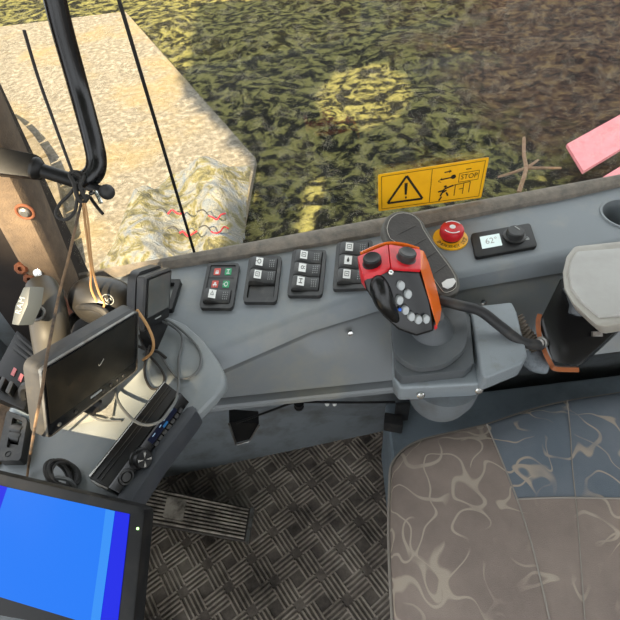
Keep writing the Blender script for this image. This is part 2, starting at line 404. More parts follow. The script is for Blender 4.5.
# ------------------------------------------------------------------ side console
far = lerp_line([Z(60, 288, TOP), Z(190, 265.5, TOP), Z(280, 251.6, TOP), Z(460, 222, TOP), Z(560, 200, TOP), Z(620, 187, TOP), Z(700, 168, TOP)])
rid = lerp_line([Z(120, 392, TOP), Z(215, 352, TOP), Z(300, 319, TOP), Z(350, 300, TOP), Z(400, 285, TOP), Z(460, 276, TOP), Z(560, 256, TOP), Z(620, 243, TOP), Z(700, 226, TOP)])
ZS, ZB = .693, .585
sea = lerp_line([Z(150, 400, ZS), Z(226, 369, ZS), Z(310, 332, ZS), Z(385, 309, ZS), Z(460, 290.5, ZS), Z(560, 273, ZS), Z(620, 262, ZS), Z(700, 247, ZS)])
bot = lerp_line([Z(150, 407, ZB), Z(205, 401, ZB), Z(300, 391, ZB), Z(396, 381, ZB), Z(470, 372, ZB), Z(560, 360, ZB), Z(700, 343, ZB)])
con = thing('side_console', 'long grey plastic side console under the window with switch panels on top', 'console', (.1, .45, 0))
xs = [-.36+i*.03 for i in range(44)]
rs = []
for x in xs:
    yf = far(x)+.008; yr = rid(x); ysm = sea(x)
    rs.append([V((x, yf, TOP)), V((x, yr+.012, TOP)), V((x, yr+.004, TOP-.0015)), V((x, yr, TOP-.005)), V((x, ysm, ZS)), V((x, ysm+.02, ZS-.004)), V((x, yf, ZS-.004))])
tpn = obj('top_panel', MB().rings(rs), m_console, con)
rs = []
for x in xs:
    ysm = sea(x)+.004; yb = bot(x)
    rs.append([V((x, ysm+.005, ZS-.010)), V((x, ysm, ZS-.013)), V((x, (ysm*.5+yb*.5)-.003, (ZS+ZB)/2)), V((x, yb+.002, ZB)), V((x, yb+.03, ZB)), V((x, ysm+.03, ZS-.010))])
obj('lower_panel', MB().rings(rs), m_panel, con)
rs = []
for x in xs:
    if x > .15: continue
    yb = bot(x)
    rs.append([V((x, yb+.004, ZB-.004)), V((x, yb-.007, ZB-.005)), V((x, yb-.010, ZB-.008)), V((x, yb-.010, ZB-.016)), V((x, yb-.004, ZB-.020)), V((x, yb+.05, ZB-.018)), V((x, yb+.05, ZB-.004))])
obj('edge_rail', MB().rings(rs), m_panel, con)
rs = []
for x in xs:
    yb = bot(x)+.028; yw = .585
    rs.append([V((x, yb, ZB-.005)), V((x, yb+.06, .50)), V((x, yw-.06, .3)), V((x, yw-.012, .012)), V((x, yw, .004)), V((x, yw+.02, .004)), V((x, yw+.02, ZB-.005))])
obj('kick_panel', MB().rings(rs), m_recess, con)
for px, py in ((349, 326), (481, 297)):
    s = MB(); p = Z(px, py, .675); p = V((p.x, sea(p.x)+(bot(p.x)-sea(p.x))*(ZS-p.z)/(ZS-ZB)-.002, p.z))
    obj('screw', s.lathe([(.0042, 0), (.0036, .003), (.0012, .0036)], p, (0, -.9, .35), 12), m_chrome, con)
for px, py in ((327, 403.5), (334.5, 403.5)):
    p = Y(px, py, .475); obj('bolt', MB().lathe([(.005, 0), (.004, .004)], p, (0, -1, .2), 10), m_white, con)
# front fairing (the lobe that carries the radio)
FZ = .722
outl = [(58, 300), (110, 300), (160, 312), (186, 323), (204, 339), (217, 358), (225, 373), (226, 383), (214, 398), (188, 424), (160, 460), (133, 500), (96, 558), (60, 640), (-70, 640), (-55, 520), (-8, 470), (2, 440), (16, 400), (36, 345)]
fp = [Z(x, y, FZ) for x, y in outl]
fm = MB().prism([V((p.x, p.y, FZ)) for p in fp], (0, 0, -.018)); fm.bevel(.007, 3)
obj('fairing_support', MB().aabb((-.66, .05, 0), (-.5, .56, FZ-.027)), m_recess, con)
obj('front_fairing', fm, m_fairing, con)
# rim in front of the radio
rim = [(193, 415), (189, 412), (183, 413), (160, 441), (112, 503), (122, 512), (139, 504), (165, 464), (188, 432)]
rm_ = MB().prism([Z(x, y, .738) for x, y in [(193, 404), (186, 407), (160, 439), (118, 493), (112, 503), (116, 511), (131, 502), (158, 461), (190, 420), (197, 410)]], (0, 0, -.03)).bevel(.004, 2)
obj('raised_rim', rm_, m_rim, con)
# cup holder: a hole in the top panel with a cup hung in it
cpos = Z(627, 214.5, TOP); cr_ = .034
cut = MB().lathe([(cr_, -.2), (cr_, .05)], cpos, (0, 0, 1), 40)
cm = bpy.data.meshes.new('cut'); cut.bm.to_mesh(cm); cut.bm.free()
cob = bpy.data.objects.new('cut', cm); C.objects.link(cob)
md = tpn.modifiers.new('hole', 'BOOLEAN'); md.operation = 'DIFFERENCE'; md.object = cob; md.solver = 'EXACT'
bpy.context.view_layer.update()
dg = bpy.context.evaluated_depsgraph_get(); nm = bpy.data.meshes.new_from_object(tpn.evaluated_get(dg))
tpn.modifiers.clear(); tpn.data = nm; bpy.data.objects.remove(cob)
nm.set_sharp_from_angle(angle=math.radians(35))
if not nm.materials: nm.materials.append(m_console)
for p in nm.polygons: p.material_index = 0
obj('cup_holder', MB().rings([[cpos+V((r*math.cos(a), r*math.sin(a), h)) for a in [2*PI*k/36 for k in range(36)]] for r, h in ((cr_+.003, 0), (cr_+.002, .0025), (cr_-.001, .002), (cr_-.004, -.05), (.001, -.052), (.001, -.056), (cr_-.001, -.054))], cap=False, closed=True), m_console, con)
# ------------------------------------------------------------------ rocker switch panels
def QZ(c, z=TOP+.0005): return quad(*[Z(x, y, z) for x, y in c], nrm=(0, 0, 1))
def switch_panel(corners, rows, label):
    f = QZ(corners); root = thing('switch_panel', label, 'switch', f(.5, .5), 'rocker switch panels on the console')
    fr = ringslab(f, (0, 0, 1, 1), (.1, .05, .9, .92), 0, .006, .09, .04); obj('frame', fr, m_charcoal, root)
    obj('backing', slab(f, .08, .04, .92, .94, 0, .0015, .03), m_black, root)
    for i, kind in enumerate(rows):
        v0, v1 = .055+i*.288, .055+(i+1)*.288-.012
        u0, u1 = .1, .9
        if kind[0] == 'lamp':
            k = obj('indicator', slab(f, u0, v0, u1, v1, .001, .0045, .02), m_charcoal, root)
            for uu, mm, sh in ((.34, m_redink, kind[1]), (.68, m_greenink, kind[2])):
                lb = slab(f, uu-.1, v0+.06, uu+.1, v1-.06, .0045, .005, .02); obj('icon_lens', lb, mm, k)
                ic = MB(); cu, cv = uu, (v0+v1)/2
                icon(ic, f, cu, cv, .0052, sh); obj('icon_print', ic, m_white, k)
        elif kind[0] == 'blank':
            obj('blank_plate', slab(f, u0+.03, v0+.01, u1-.03, v1+.03, .001, .003, .03), m_charcoal, root)
        else:
            hi = .0085; prof = [(0, .006), (.02, .0105), (.1, .0125), (.28, .0122), (.45, .0098), (.6, .0078), (.8, .0078), (.96, .0075), (1, .0045)]
            rs = [[f(u0+(u1-u0)*a, v0, .001), f(u0+(u1-u0)*a, v0, h-.001), f(u0+(u1-u0)*a, v0+.02, h), f(u0+(u1-u0)*a, v1-.02, h), f(u0+(u1-u0)*a, v1, h-.001), f(u0+(u1-u0)*a, v1, .001)] for a, h in prof]
            k = obj('rocker', MB().rings(rs), m_charcoal, root)
            u2, u3 = .27, .47; cv = (v0+v1)/2
            lm = MB().rings([[f(u2, v0+.05, h+.0118+.001), f(u3, v0+.05, h+.0107), f(u3, v1-.05, h+.0107), f(u2, v1-.05, h+.0128)] for h in (0, .0006)])
            obj('icon_label', lm, m_white, k)
            ic = MB(); fu = lambda u, v, h=0: f(u, v, .0136-(u-u2)/(u3-u2)*.0021+.0002)
            icon(ic, fu, (u2+u3)/2, cv, 0, kind[1]); obj('icon_print', ic, m_ink, k)
            dt = MB()
            for a in range(3):
                for b2 in range(4): slab(f, .66+a*.06, v0+.06+b2*.045, .68+a*.06, v0+.075+b2*.045, .0075, .0084, .004, mb=dt)
            obj('grip_dots', dt, m_greyp, k)
    return root
def icon(mb, f, u, v, h, sh):
    def R(a, b_, c, d): mb.poly([f(u+a, v+b_, h), f(u+c, v+b_, h), f(u+c, v+d, h), f(u+a, v+d, h)])
    def frame_(a, b_, w=.012):
        R(-a, -b_, a, -b_+w); R(-a, b_-w, a, b_); R(-a, -b_, -a+w, b_); R(a-w, -b_, a, b_)
    def circ(r, w, n=14):
        for k in range(n):
            a0, a1 = 2*PI*k/n, 2*PI*(k+1)/n
            mb.poly([f(u+r*math.cos(a0), v+r*1.0*math.sin(a0), h), f(u+r*math.cos(a1), v+r*math.sin(a1), h), f(u+(r-w)*math.cos(a1), v+(r-w)*math.sin(a1), h), f(u+(r-w)*math.cos(a0), v+(r-w)*math.sin(a0), h)])
    if sh == 'box': frame_(.06, .05); R(-.03, -.006, .03, .006)
    elif sh == 'circle': circ(.055, .016); R(-.05, -.006, -.1, .006)
    elif sh == 'lamp': circ(.04, .014); R(.045, -.03, .075, -.018); R(.045, .018, .075, .03)
    elif sh == 'triangle':
        for k in range(3):
            a0, a1 = PI/2*3+2*PI*k/3, PI/2*3+2*PI*(k+1)/3
            mb.poly([f(u+.06*math.cos(a0), v+.06*math.sin(a0), h), f(u+.06*math.cos(a1), v+.06*math.sin(a1), h), f(u+.04*math.cos(a1), v+.04*math.sin(a1), h), f(u+.04*math.cos(a0), v+.04*math.sin(a0), h)])
    elif sh == 'bars': R(-.05, -.05, .05, -.034); R(-.05, .034, .05, .05); R(-.008, -.05, .008, .05)
    elif sh == 'drop': mb.poly([f(u, v-.06, h), f(u+.035, v+.01, h), f(u+.025, v+.045, h), f(u-.025, v+.045, h), f(u-.035, v+.01, h)])
    elif sh == 'car': R(-.06, .0, .06, .03); R(-.03, -.04, .03, 0); R(-.05, .035, -.025, .05); R(.025, .035, .05, .05)
    elif sh == 'lock': frame_(.035, .03, .012); R(-.05, 0, .05, .055)
    elif sh == 'arrow': R(-.05, -.01, .05, .01); mb.poly([f(u+.02, v-.045, h), f(u+.065, v, h), f(u+.02, v+.045, h)])
switch_panel([(208.9, 266), (240.5, 266), (233.5, 311), (200, 310.5)], [('lamp', 'lock', 'bars'), ('lamp', 'car', 'circle'), ('rk', 'triangle')], 'black switch panel with red and green indicator squares, leftmost on the console')
switch_panel([(250, 259.6), (282.5, 259.2), (277, 305), (243.3, 304.8)], [('rk', 'circle'), ('rk', 'box'), ('blank',)], 'black switch panel with two rockers and an empty bottom slot')
switch_panel([(293.3, 252.5), (327, 253), (322.3, 298.5), (287.3, 298.5)], [('rk', 'box'), ('rk', 'lamp'), ('rk', 'bars')], 'black switch panel with three rockers between the half-empty panel and the joystick')
switch_panel([(337, 245.5), (373, 243), (369, 291), (332.5, 292.3)], [('rk', 'box'), ('rk', 'drop'), ('rk', 'box')], 'black switch panel partly hidden behind the red joystick head')
# ------------------------------------------------------------------ emergency stop
ec = Z(450.2, 239.3, TOP)
es = thing('emergency_stop', 'red mushroom emergency stop button on a yellow ring plate', 'button', ec)
er = .0245
obj('ring_plate', MB().lathe([(er, .0002), (er, .003), (er-.001, .0036), (.004, .0036)], ec, (0, 0, 1), 40), m_yellow, es)
tx = MB()
wd = 'EMERGENCY STOP'
for i, ch in enumerate(wd):
    a = math.radians(-155+i*(145/(len(wd)-1))+ -7)
    if ch == ' ': continue
    o_ = ec+V((math.cos(a), math.sin(a), 0))*.0202; rt = V((-math.sin(a), math.cos(a), 0)); upv = V((-math.cos(a), -math.sin(a), 0))
    tx.text(ch, .0080, lambda x, y, o_=o_, rt=rt, upv=upv: o_+rt*x+upv*y+V((0, 0, .0038)))
a = math.radians(150)
obj('lettering', tx, m_ink, es)
obj('collar', MB().lathe([(.013, .003), (.0125, .007), (.011, .009)], ec, (0, 0, 1), 28), m_black, es)
mu = obj('mushroom_cap', MB().lathe([(.011, .006), (.0155, .008), (.0168, .011), (.0168, .018), (.0155, .0212), (.0125, .0228), (.001, .0232)], ec, (0, 0, 1), 36), m_red, es)
obj('centre_dot', MB().lathe([(.0042, .0230), (.0042, .0237), (.001, .0238)], ec, (0, 0, 1), 18), m_white, mu)
ar = MB()
for s0 in (200, 20):
    pts = [ec+V((math.cos(math.radians(s0+k*10))*.0128, math.sin(math.radians(s0+k*10))*.0128, .0229)) for k in range(11)]
    ar.tube(pts, .0008, 5, sm=0)
obj('twist_arrow', ar, m_white, mu)
# ------------------------------------------------------------------ dial control panel
f = QZ([(470, 236.4), (529, 225.8), (536.7, 249), (475, 260.3)])
dp = thing('dial_panel', 'black control panel with small white display and round dial knob', 'control panel', f(.5, .5))
obj('housing', slab(f, 0, 0, 1, 1, 0, .0055, .05, .1).bevel(.0015, 2), m_black, dp)
obj('display', slab(f, .13, .22, .455, .72, .0055, .006, .01), m_lcd, dp)
obj('display_digits', MB().text('62°', .011, lambda x, y: f(.3+x/.075, .47-y/.034, .0063)), m_greyp, dp)
kc = f(.68, .45, .0055)
kn = obj('dial_knob', MB().lathe([(.0155, 0), (.0155, .002), (.0122, .003), (.0118, .010), (.0105, .0115), (.001, .0115)], kc, (0, 0, 1), 28), m_charcoal, dp)
obj('pointer', MB().box(kc+V((.003, .004, .0117)), (.0006, .0004, 0), (-.002, .004, 0), (0, 0, .0004)), m_greyp, kn)
obj('icon_print', (lambda mb: (icon(mb, lambda u, v, h=0: f(.87+(u-.5)*.7, .6+(v-.5)*1.6, .0058), .5, .5, 0, 'lock'), mb)[1])(MB()), m_greyp, dp)
# ------------------------------------------------------------------ warning sticker on the glass
WS = [W(378, 174.5), W(489, 157), W(481, 197.5), W(378.5, 211)]
f = quad(*WS); 
st = thing('warning_sticker', 'yellow warning sticker with black triangle stuck on the side window', 'sticker', f(.5, 1))
obj('vinyl', slab(f, 0, 0, 1, 1, 0, .0006, .015, .03), m_yellow, st)
ik = MB(); h = .0011
def line(p, q, w=.012, asp=2.6):
    du, dv = (q[0]-p[0])*asp, q[1]-p[1]; L = math.hypot(du, dv) or 1; nu, nv = -dv/L*w/2/asp*1, du/L*w/2
    nu *= 1; ik.poly([f(p[0]+nu, p[1]+nv, h), f(q[0]+nu, q[1]+nv, h), f(q[0]-nu, q[1]-nv, h), f(p[0]-nu, p[1]-nv, h)])
tri = [(.255, .14), (.415, .80), (.085, .80)]
for i in range(3): line(tri[i], tri[(i+1) % 3], .055)
ik.poly([f(.238, .32, h), f(.268, .32, h), f(.263, .63, h), f(.244, .63, h)])
ik.poly([f(.248, .68, h), f(.264, .68, h), f(.264, .735, h), f(.248, .735, h)])
bd = [(.03, .06), (.97, .06), (.97, .94), (.03, .94)]
for i in range(4): line(bd[i], bd[(i+1) % 4], .012)
line((.485, .06), (.485, .94), .012)
# key, stop plate, person at the door
line((.57, .37), (.67, .35), .03); ik.poly([f(.69+.025*math.cos(a), .34+.055*math.sin(a), h) for a in [k*PI/5 for k in range(10)]])
line((.55, .40), (.585, .33), .012); line((.55, .40), (.58, .44), .012); line((.6, .20), (.65, .19), .028); ik.poly([f(.645, .15, h), f(.67, .19, h), f(.645, .23, h)])
for a, b_ in (((.745, .28), (.93, .27)), ((.745, .5), (.93, .49)), ((.745, .28), (.745, .5)), ((.93, .27), (.93, .49))): line(a, b_, .012)
line((.80, .2), (.85, .2), .02)
for a, b_ in (((.62, .62), (.585, .8)), ((.6, .72), (.64, .66)), ((.61, .66), (.56, .68)), ((.62, .62), (.70, .56)), ((.60, .82), (.575, .92)), ((.64, .72), (.66, .82))): line(a, b_, .04)
for a, b_ in (((.70, .56), (.86, .52)), ((.72, .56), (.72, .84)), ((.80, .54), (.80, .82)), ((.86, .52), (.86, .80)), ((.76, .68), (.80, .67))): line(a, b_, .018)
ik.poly([f(.625+.014*math.cos(a), .56+.03*math.sin(a), h) for a in [k*PI/5 for k in range(10)]])
wl = (WS[1]-WS[0]).length; hl = (WS[3]-WS[0]).length
ik.text('STOP', .17*hl, lambda x, y: f(.84+x/wl, .385-y/hl, h))
obj('black_print', ik, m_ink, st)
# ------------------------------------------------------------------ joystick pod
pz = .682
pod = thing('joystick_pod', 'grey metal joystick box with rubber plates and two screws on its front', 'control box', Z(440, 380, .60))
o1 = [(392, 326), (394, 379), (400, 388), (480, 384), (493, 371), (486, 324), (440, 312), (400, 314)]
obj('body', MB().prism([Z(x, y, pz) for x, y in o1], (0, 0, -.032)).bevel(.005, 3), m_pod, pod)
o2 = [(470, 306), (512, 301.5), (517, 311), (528, 355), (523, 363), (486, 378), (481, 373)]
obj('side_cover', MB().prism([Z(x, y, .703) for x, y in o2], (0, 0, -.030)).bevel(.006, 3), m_pod, pod)
bc = Z(447, 384, .655)+V((0, .015, 0))
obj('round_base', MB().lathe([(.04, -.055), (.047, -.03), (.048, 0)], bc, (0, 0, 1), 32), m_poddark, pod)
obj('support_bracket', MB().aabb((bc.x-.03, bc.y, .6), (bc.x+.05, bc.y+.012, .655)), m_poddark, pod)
for px, py in ((420.5, 394.5), (478.5, 389.5)):
    p = Z(px, py, .667); obj('screw', MB().lathe([(.005, -.003), (.0048, .003), (.0035, .0042), (.001, .0044)], p, (-.05, -.93, .35), 14), m_chrome, pod)
lp = [(393, 318), (395, 370), (402, 377), (466, 370), (474.5, 363), (470.5, 316), (460, 307), (402, 309)]
obj('rubber_base', MB().prism([Z(x, y, .7) for x, y in lp], (0, 0, -.018)).bevel(.003, 2), m_boot, pod)
up = [(391, 318), (393, 345), (398, 356), (414, 366), (430, 366.5), (447, 362.5), (463, 350), (467.5, 335), (466, 316), (459, 309), (402, 311)]
obj('rubber_plate', MB().prism(smooth_path([Z(x, y, .713) for x, y in up], 4), (0, 0, -.011)).bevel(.003, 2), m_boot, pod)
jb = Z(432, 329, .714)
# ------------------------------------------------------------------ joystick
JD = .545; jw = -FW
def J(x, y, dz): return D(x, y, JD-dz)
js = thing('joystick', 'joystick with red top, two black thumb knobs and grey oval buttons', 'joystick', jb)
obj('boot', MB().lathe([(.027, -.001), (.024, .004), (.017, .012), (.012, .02), (.010, .03)], jb, (0, -.1, 1), 28), m_boot, js)
hb = J(420, 318, -.03)
obj('stick', MB().tube([jb+V((0, 0, .015)), (jb+hb)/2+V((0, 0, .01)), hb], .011, 14), m_black, js)
A1, A2, A3 = J(357.5, 258, -.002), J(388, 246, -.006), J(420, 251, -.006)
B1, B2, B3 = J(363, 277, .022), J(390.5, 269.5, .027), J(420.5, 271.5, .022)
Cs = [J(366, 290, .018), J(383, 316, .012), J(398, 330, .004), J(416, 336.5, 0), J(434, 331, 0), J(431, 300, .012)]
bk = lambda x, y: J(x, y, -.045)
hd = MB().hull([A1, A2, A3, B1, B2, B3]+Cs+[bk(366, 262), bk(388, 254), bk(416, 257), bk(430, 300), bk(430, 325), bk(400, 322), bk(374, 295)]).bevel(.003, 3, .3)
obj('grip_body', hd, m_blackg, js)
n1 = (B1-A1).cross(A2-A1).normalized(); n1 = n1 if n1.dot(jw) > 0 else -n1
n2 = (B2-A2).cross(A3-A2).normalized(); n2 = n2 if n2.dot(jw) > 0 else -n2
e = .003
rc = MB().hull([A1+n1*e, A2+n1*e, B2+n1*e, B1+n1*e, A1-n1*e, A2-n1*e, B2-n1*e, B1-n1*e, J(360, 277, .006), J(367, 291, .012), J(362, 285, .0), J(366, 287, .017)])
rc.hull([A2+n2*e, A3+n2*e, B3+n2*e, B2+n2*e, A2-n2*e, A3-n2*e, B3-n2*e, B2-n2*e])
obj('red_cap', rc.bevel(.0018, 2, .3), m_red, js)
obj('amber_side', MB().hull([J(419, 249, -.004), J(424, 251, -.006), J(429, 263, -.01), J(436, 285, -.012), J(441.5, 308, -.012), J(440, 320, -.006), J(436.5, 327, .004), J(431, 300, .0145), J(421, 272, .0255), J(418.5, 258, .01), J(422, 256, -.03), J(440, 318, -.03)]).bevel(.002, 2, .3), m_amber, js)
obj('amber_rim', MB().tube([J(361, 254, -.012), J(374, 248, -.016), J(388, 243.8, -.018), J(404, 245, -.018), J(419, 249.5, -.016)], .0026, 8), m_amber, js)
obj('red_foot', MB().hull([J(437, 323, .002), J(437.5, 328, .001), J(435, 330, -.002), J(434, 326, .002), J(436, 328, -.012)]), m_red, js)
# thumb hump
hp = [J(377, 276, .018), J(380, 289, .019), J(386, 305, .015), J(397, 321, .005)]
obj('thumb_hump', MB().tube(hp, lambda s: .012*math.sin(PI*(.18+.72*s)), 16), m_blackg, js)
obj('chrome_stud', MB().sphere(B2-CU*.004+jw*.003, CR*.0035, CU*.0035, jw*.003, 12, 8), m_chrome, js)
fn = (J(433, 327, 0)-B3).cross(Cs[1]-B3).normalized(); fn = fn if fn.dot(jw) > 0 else -fn
def onface(x, y):                         # the sloped button face
    p0 = J(420, 285, .0215); return PL(x, y, p0, fn)
for bx, by in ((401, 285.5), (408, 294), (399.5, 300), (405.3, 310), (411.3, 316.5), (418.2, 319.5), (426, 319)):
    o_ = onface(bx, by); u = (CR-fn*CR.dot(fn)).normalized(); v = fn.cross(u)
    ob = [[o_+fn*hh+u*.0040*q*math.cos(a)+v*.0052*q*math.sin(a) for a in [2*PI*k/20 for k in range(20)]] for hh, q in ((-.006, 1), (.002, 1), (.003, .85))]
    obj('button', MB().rings(ob), m_btn, js)
o_ = onface(399.6, 309.3)+fn*.001; obj('blue_lamp', MB().sphere(o_, CR*.0022, CU*.0022, fn*.002, 10, 6), m_blueink, js)
for (kx, ky, dz, ddz) in ((373, 266, .012, .013), (405, 261, .010, .013)):
    k0 = J(kx, ky, dz); ax = (n1 if kx < 390 else n2)
    obj('thumb_knob', MB().lathe([(.0118, -.004), (.0118, .004), (.0104, .005), (.0104, .012), (.009, .0138), (.0055, .0125), (.001, .012)], k0, ax, 24), m_black if kx < 390 else m_charcoal, js)
# harness hose leaving the handle
hs = [J(440, 300, -.035), D(458, 305, .57), D(480, 311, .575), D(500, 326, .575), D(522, 342, .575), D(541, 345, .585)]
o = obj('harness_hose', MB().tube(hs, .0066, 12), m_rubber); tag(o, 'black hose running from the joystick to the bolt under the armrest', 'hose')
br = [D(515, 317, .615), D(522, 330, .612), D(531, 341, .61), D(538, 348, .608)]
o = obj('braided_hose', MB().tube(br, lambda s: .0095+.0012*math.sin(s*75), 12, sm=24), M('braid', '6b6156', .8, 0, '4a433b', 120)); tag(o, 'short brown braided hose beside the grey joystick box', 'hose')
# ------------------------------------------------------------------ leather pad lying behind the joystick
pd = [(382, 229), (383.5, 222), (387, 216), (394, 211.5), (402, 210), (411, 211.5), (418, 215.5), (424, 222), (427, 229), (434, 240), (441, 250), (451, 263), (458.5, 275), (461, 285), (459, 292), (452, 296.5), (443, 297), (436, 291), (424, 274), (410, 258), (399, 249), (386, 241)]
pa, pb, pc = Z(402, 211, .775), Z(450, 292, .742), Z(385, 235, .772)
pn = (pb-pa).cross(pc-pa).normalized(); pn = pn if pn.z > 0 else -pn
pp = [PL(x, y, pa, pn) for x, y in pd]; cen = sum(pp, V())/len(pp)
lpad = thing('leather_pad', 'long black leather pad with pale stitched border behind the joystick', 'pad', cen-pn*.02)
obj('border', MB().rings([[p-pn*.014 for p in pp], [p for p in pp]]).bevel(.004, 3), m_leatheredge, lpad)
def inset(k): 
    n = len(pp); out_ = []
    for i in range(n):
        tg = (pp[(i+1) % n]-pp[i-1]).normalized(); nn = pn.cross(tg); 
        if nn.dot(cen-pp[i]) < 0: nn = -nn
        out_.append(pp[i]+nn*k)
    return out_
obj('leather_face', MB().rings([[p+pn*.0003 for p in inset(.0055)], [p+pn*.002 for p in inset(.0075)]]), m_leather, lpad)
sp = inset(.0065)+[inset(.0065)[0]]
obj('stitching', MB().tube([p+pn*.0016 for p in sp], .0005, 5, sm=2), m_stitch, lpad)
for i in range(4):
    q0 = PL(396+i*12, 236+i*13, pa, pn); q1 = PL(416+i*10, 226+i*13, pa, pn)
    obj('crease', MB().tube([q0+pn*.001, (q0+q1)/2+pn*.002+V((.002, .001, 0)), q1+pn*.001], .0014, 6), m_leather, lpad)
tear = [(441, 284), (446, 280.5), (453, 279.5), (455, 283), (452, 287.5), (447, 290), (442, 288)]
obj('torn_patch', MB().rings([[PL(x, y, pa, pn)+pn*.0015 for x, y in tear], [PL(x, y, pa, pn)+pn*.0032 for x, y in tear]]), M('torn_lining', 'd9d9d6', .8, 0, 'aeb2b5', 90), lpad)
o_ = PL(438, 291, pa, pn); obj('foot', MB().tube([o_-pn*.012, V((o_.x, o_.y, TOP+.001))], .006, 10), m_black, lpad)
# ------------------------------------------------------------------ armrest and the box under it
AZ = .81
at = [(574, 246), (566, 256), (562, 272), (563.5, 288), (572, 303), (587, 317), (596, 325), (606, 326.5), (622, 324), (700, 314), (770, 300), (770, 215), (700, 230), (622, 241)]
arm = thing('armrest', 'worn pale grey plastic armrest at the right above the seat', 'armrest', Z(640, 300, AZ-.05))
obj('shell', MB().rings([[Z(x, y, AZ) for x, y in at], [Z(x+(4 if x < 600 else 0), y+(8 if y > 280 else 3), AZ-.024) for x, y in at]]).bevel(.005, 4), m_armrest, arm)
ai = [(577, 251), (571, 260), (569, 274), (572, 288), (582, 301), (600, 316), (622, 314.5), (700, 303), (755, 293), (755, 225), (700, 237), (622, 247.5)]
obj('top_cover', MB().prism([Z(x, y, AZ+.003) for x, y in ai], (0, 0, -.006)).bevel(.002, 2), m_armtop, arm)
bxr = thing('control_pod', 'black box with copper edge band hanging under the pale armrest', 'control box', D(570, 350, .62))
KD = .585
bq = [(561, 277), (541, 317), (540, 330), (552.5, 362), (578, 366.5), (612, 336), (640, 300), (600, 270)]
bd_ = [.60, .60, .60, .585, .575, .575, .585, .61]
fr_ = [D(x, y, d) for (x, y), d in zip(bq, bd_)]; bkv = ray(590, 300).normalized()*.035+CR*.008
obj('box_body', MB().hull(fr_+[p+bkv for p in fr_]).bevel(.003, 2), m_blackg, bxr)
band = [D(540, 314, .598), D(538, 322, .598), D(539.5, 336, .596), D(545, 352, .588), D(551, 364, .583), D(556, 369, .577), D(579, 370, .572)]
def strip(pts, w, tk):
    P = smooth_path(pts, 5); rs = []
    for i, p in enumerate(P):
        d = (P[min(i+1, len(P)-1)]-P[max(i-1, 0)]).normalized(); n = d.cross(w).normalized()
        rs.append([p-n*tk, p+n*tk, p+n*tk+w, p-n*tk+w])
    return MB().rings(rs)
obj('copper_band', strip(band, ray(540, 335).normalized()*.034, .0028), m_copper, bxr)
lat = [(567, 288), (573, 286.5), (577, 290), (578, 299), (580, 306), (588, 312), (587, 317), (578, 316), (571, 313), (573, 305), (571, 295)]
obj('latch', MB().prism([D(x, y, .583) for x, y in lat], FW*.012).bevel(.0015, 2), m_boot, bxr)
p = D(541.5, 342.5, .586); bax = (V((-.6, -.35, .5))).normalized()
obj('hose_bolt', MB().lathe([(.0075, -.004), (.0075, .003), (.0055, .0032), (.0055, .008), (.001, .0085)], p, bax, 16), m_steel, bxr)
obj('steel_clip', MB().box(D(597, 334, .574), CR*.006, CU*.003, FW*.002), m_steel, bxr)
bt = [D(528, 352, .632), D(536, 362, .625), D(548, 366, .62)]
obj('mesh_sleeve', MB().tube(bt, lambda s: .017-.006*s, 14), M('mesh', '6d757b', .7, 0, '50565a', 200), bxr)
# ------------------------------------------------------------------ seat
SZ = .505
so = [(392, 463), (397, 453), (407, 443), (424, 434.5), (455, 427), (490, 419), (520, 409), (545, 401.5), (575, 395), (620, 388), (700, 374)]
sp_ = [Z(x, y, SZ) for x, y in so]
se = [Z(391, 480, SZ), Z(390, 520, SZ), Z(391, 560, SZ), Z(394, 620, SZ)]
poly = [V((p.x, p.y)) for p in (se[::-1]+sp_)]
poly = [p.to_3d() for p in poly]+[V((.66, sp_[-1].y, 0)), V((.66, -.12, 0)), V((.14, -.12, 0))]
a1, a2 = Z(485.5, 422, SZ), Z(531, 545, SZ); b1, b2 = Z(520, 500.5, SZ), Z(640, 499, SZ)
m_seat = seat_mat(a2, a1, b2, b1)
seat = thing('operator_seat', 'operator seat with brown and slate squiggle-patterned cloth cushion', 'seat', (.37, .1, 0))
n_ = len(poly); cen2 = sum(poly, V())/n_
def sring(k, z): return [V((p.x+(cen2.x-p.x)*k, p.y+(cen2.y-p.y)*k, z)) for p in poly]
def inring(dist, z):
    out_ = []
    for i in range(n_):
        tg = (poly[(i+1) % n_]-poly[i-1]); tg.normalize(); nn = V((-tg.y, tg.x, 0))
        if nn.dot(cen2-poly[i]) < 0: nn = -nn
        out_.append(V((poly[i].x+nn.x*dist, poly[i].y+nn.y*dist, z)))
    return out_
cu = MB().rings([inring(.012, SZ-.10), inring(.003, SZ-.085), inring(-.001, SZ-.05), inring(0, SZ-.022), inring(.004, SZ-.008), inring(.012, SZ-.001), inring(.025, SZ+.002), sring(.35, SZ+.005), sring(.7, SZ+.006), sring(.97, SZ+.006)])
obj('cushion', cu, m_seat, seat, sharp=60)
def seam(pts, r=.0012): return MB().tube([p+V((0, 0, .0062)) for p in pts], r, 6)
m_seam = M('seam_thread', '8f8880', .9)
obj('seam', seam([Z(486, 426, SZ), Z(500, 460, SZ), Z(512, 490, SZ), Z(521, 515, SZ), Z(533, 555, SZ), Z(548, 620, SZ)]), m_seam, seat)
obj('seam', seam([Z(517, 500.5, SZ), Z(560, 499, SZ), Z(620, 500, SZ), Z(690, 500, SZ)]), m_seam, seat)
obj('seam', seam([Z(566, 402, SZ), Z(569, 435, SZ), Z(571, 470, SZ), Z(576, 520, SZ), Z(583, 620, SZ)], .0008), m_seam, seat)
pip = inring(-.001, SZ-.02); obj('piping', MB().tube(pip[:16], .0022, 6, sm=3), m_seam, seat)
obj('cushion_pan', MB().prism([V((p.x, p.y, SZ-.13)) for p in sring(.1, 0)], (0, 0, .035)), m_black, seat)
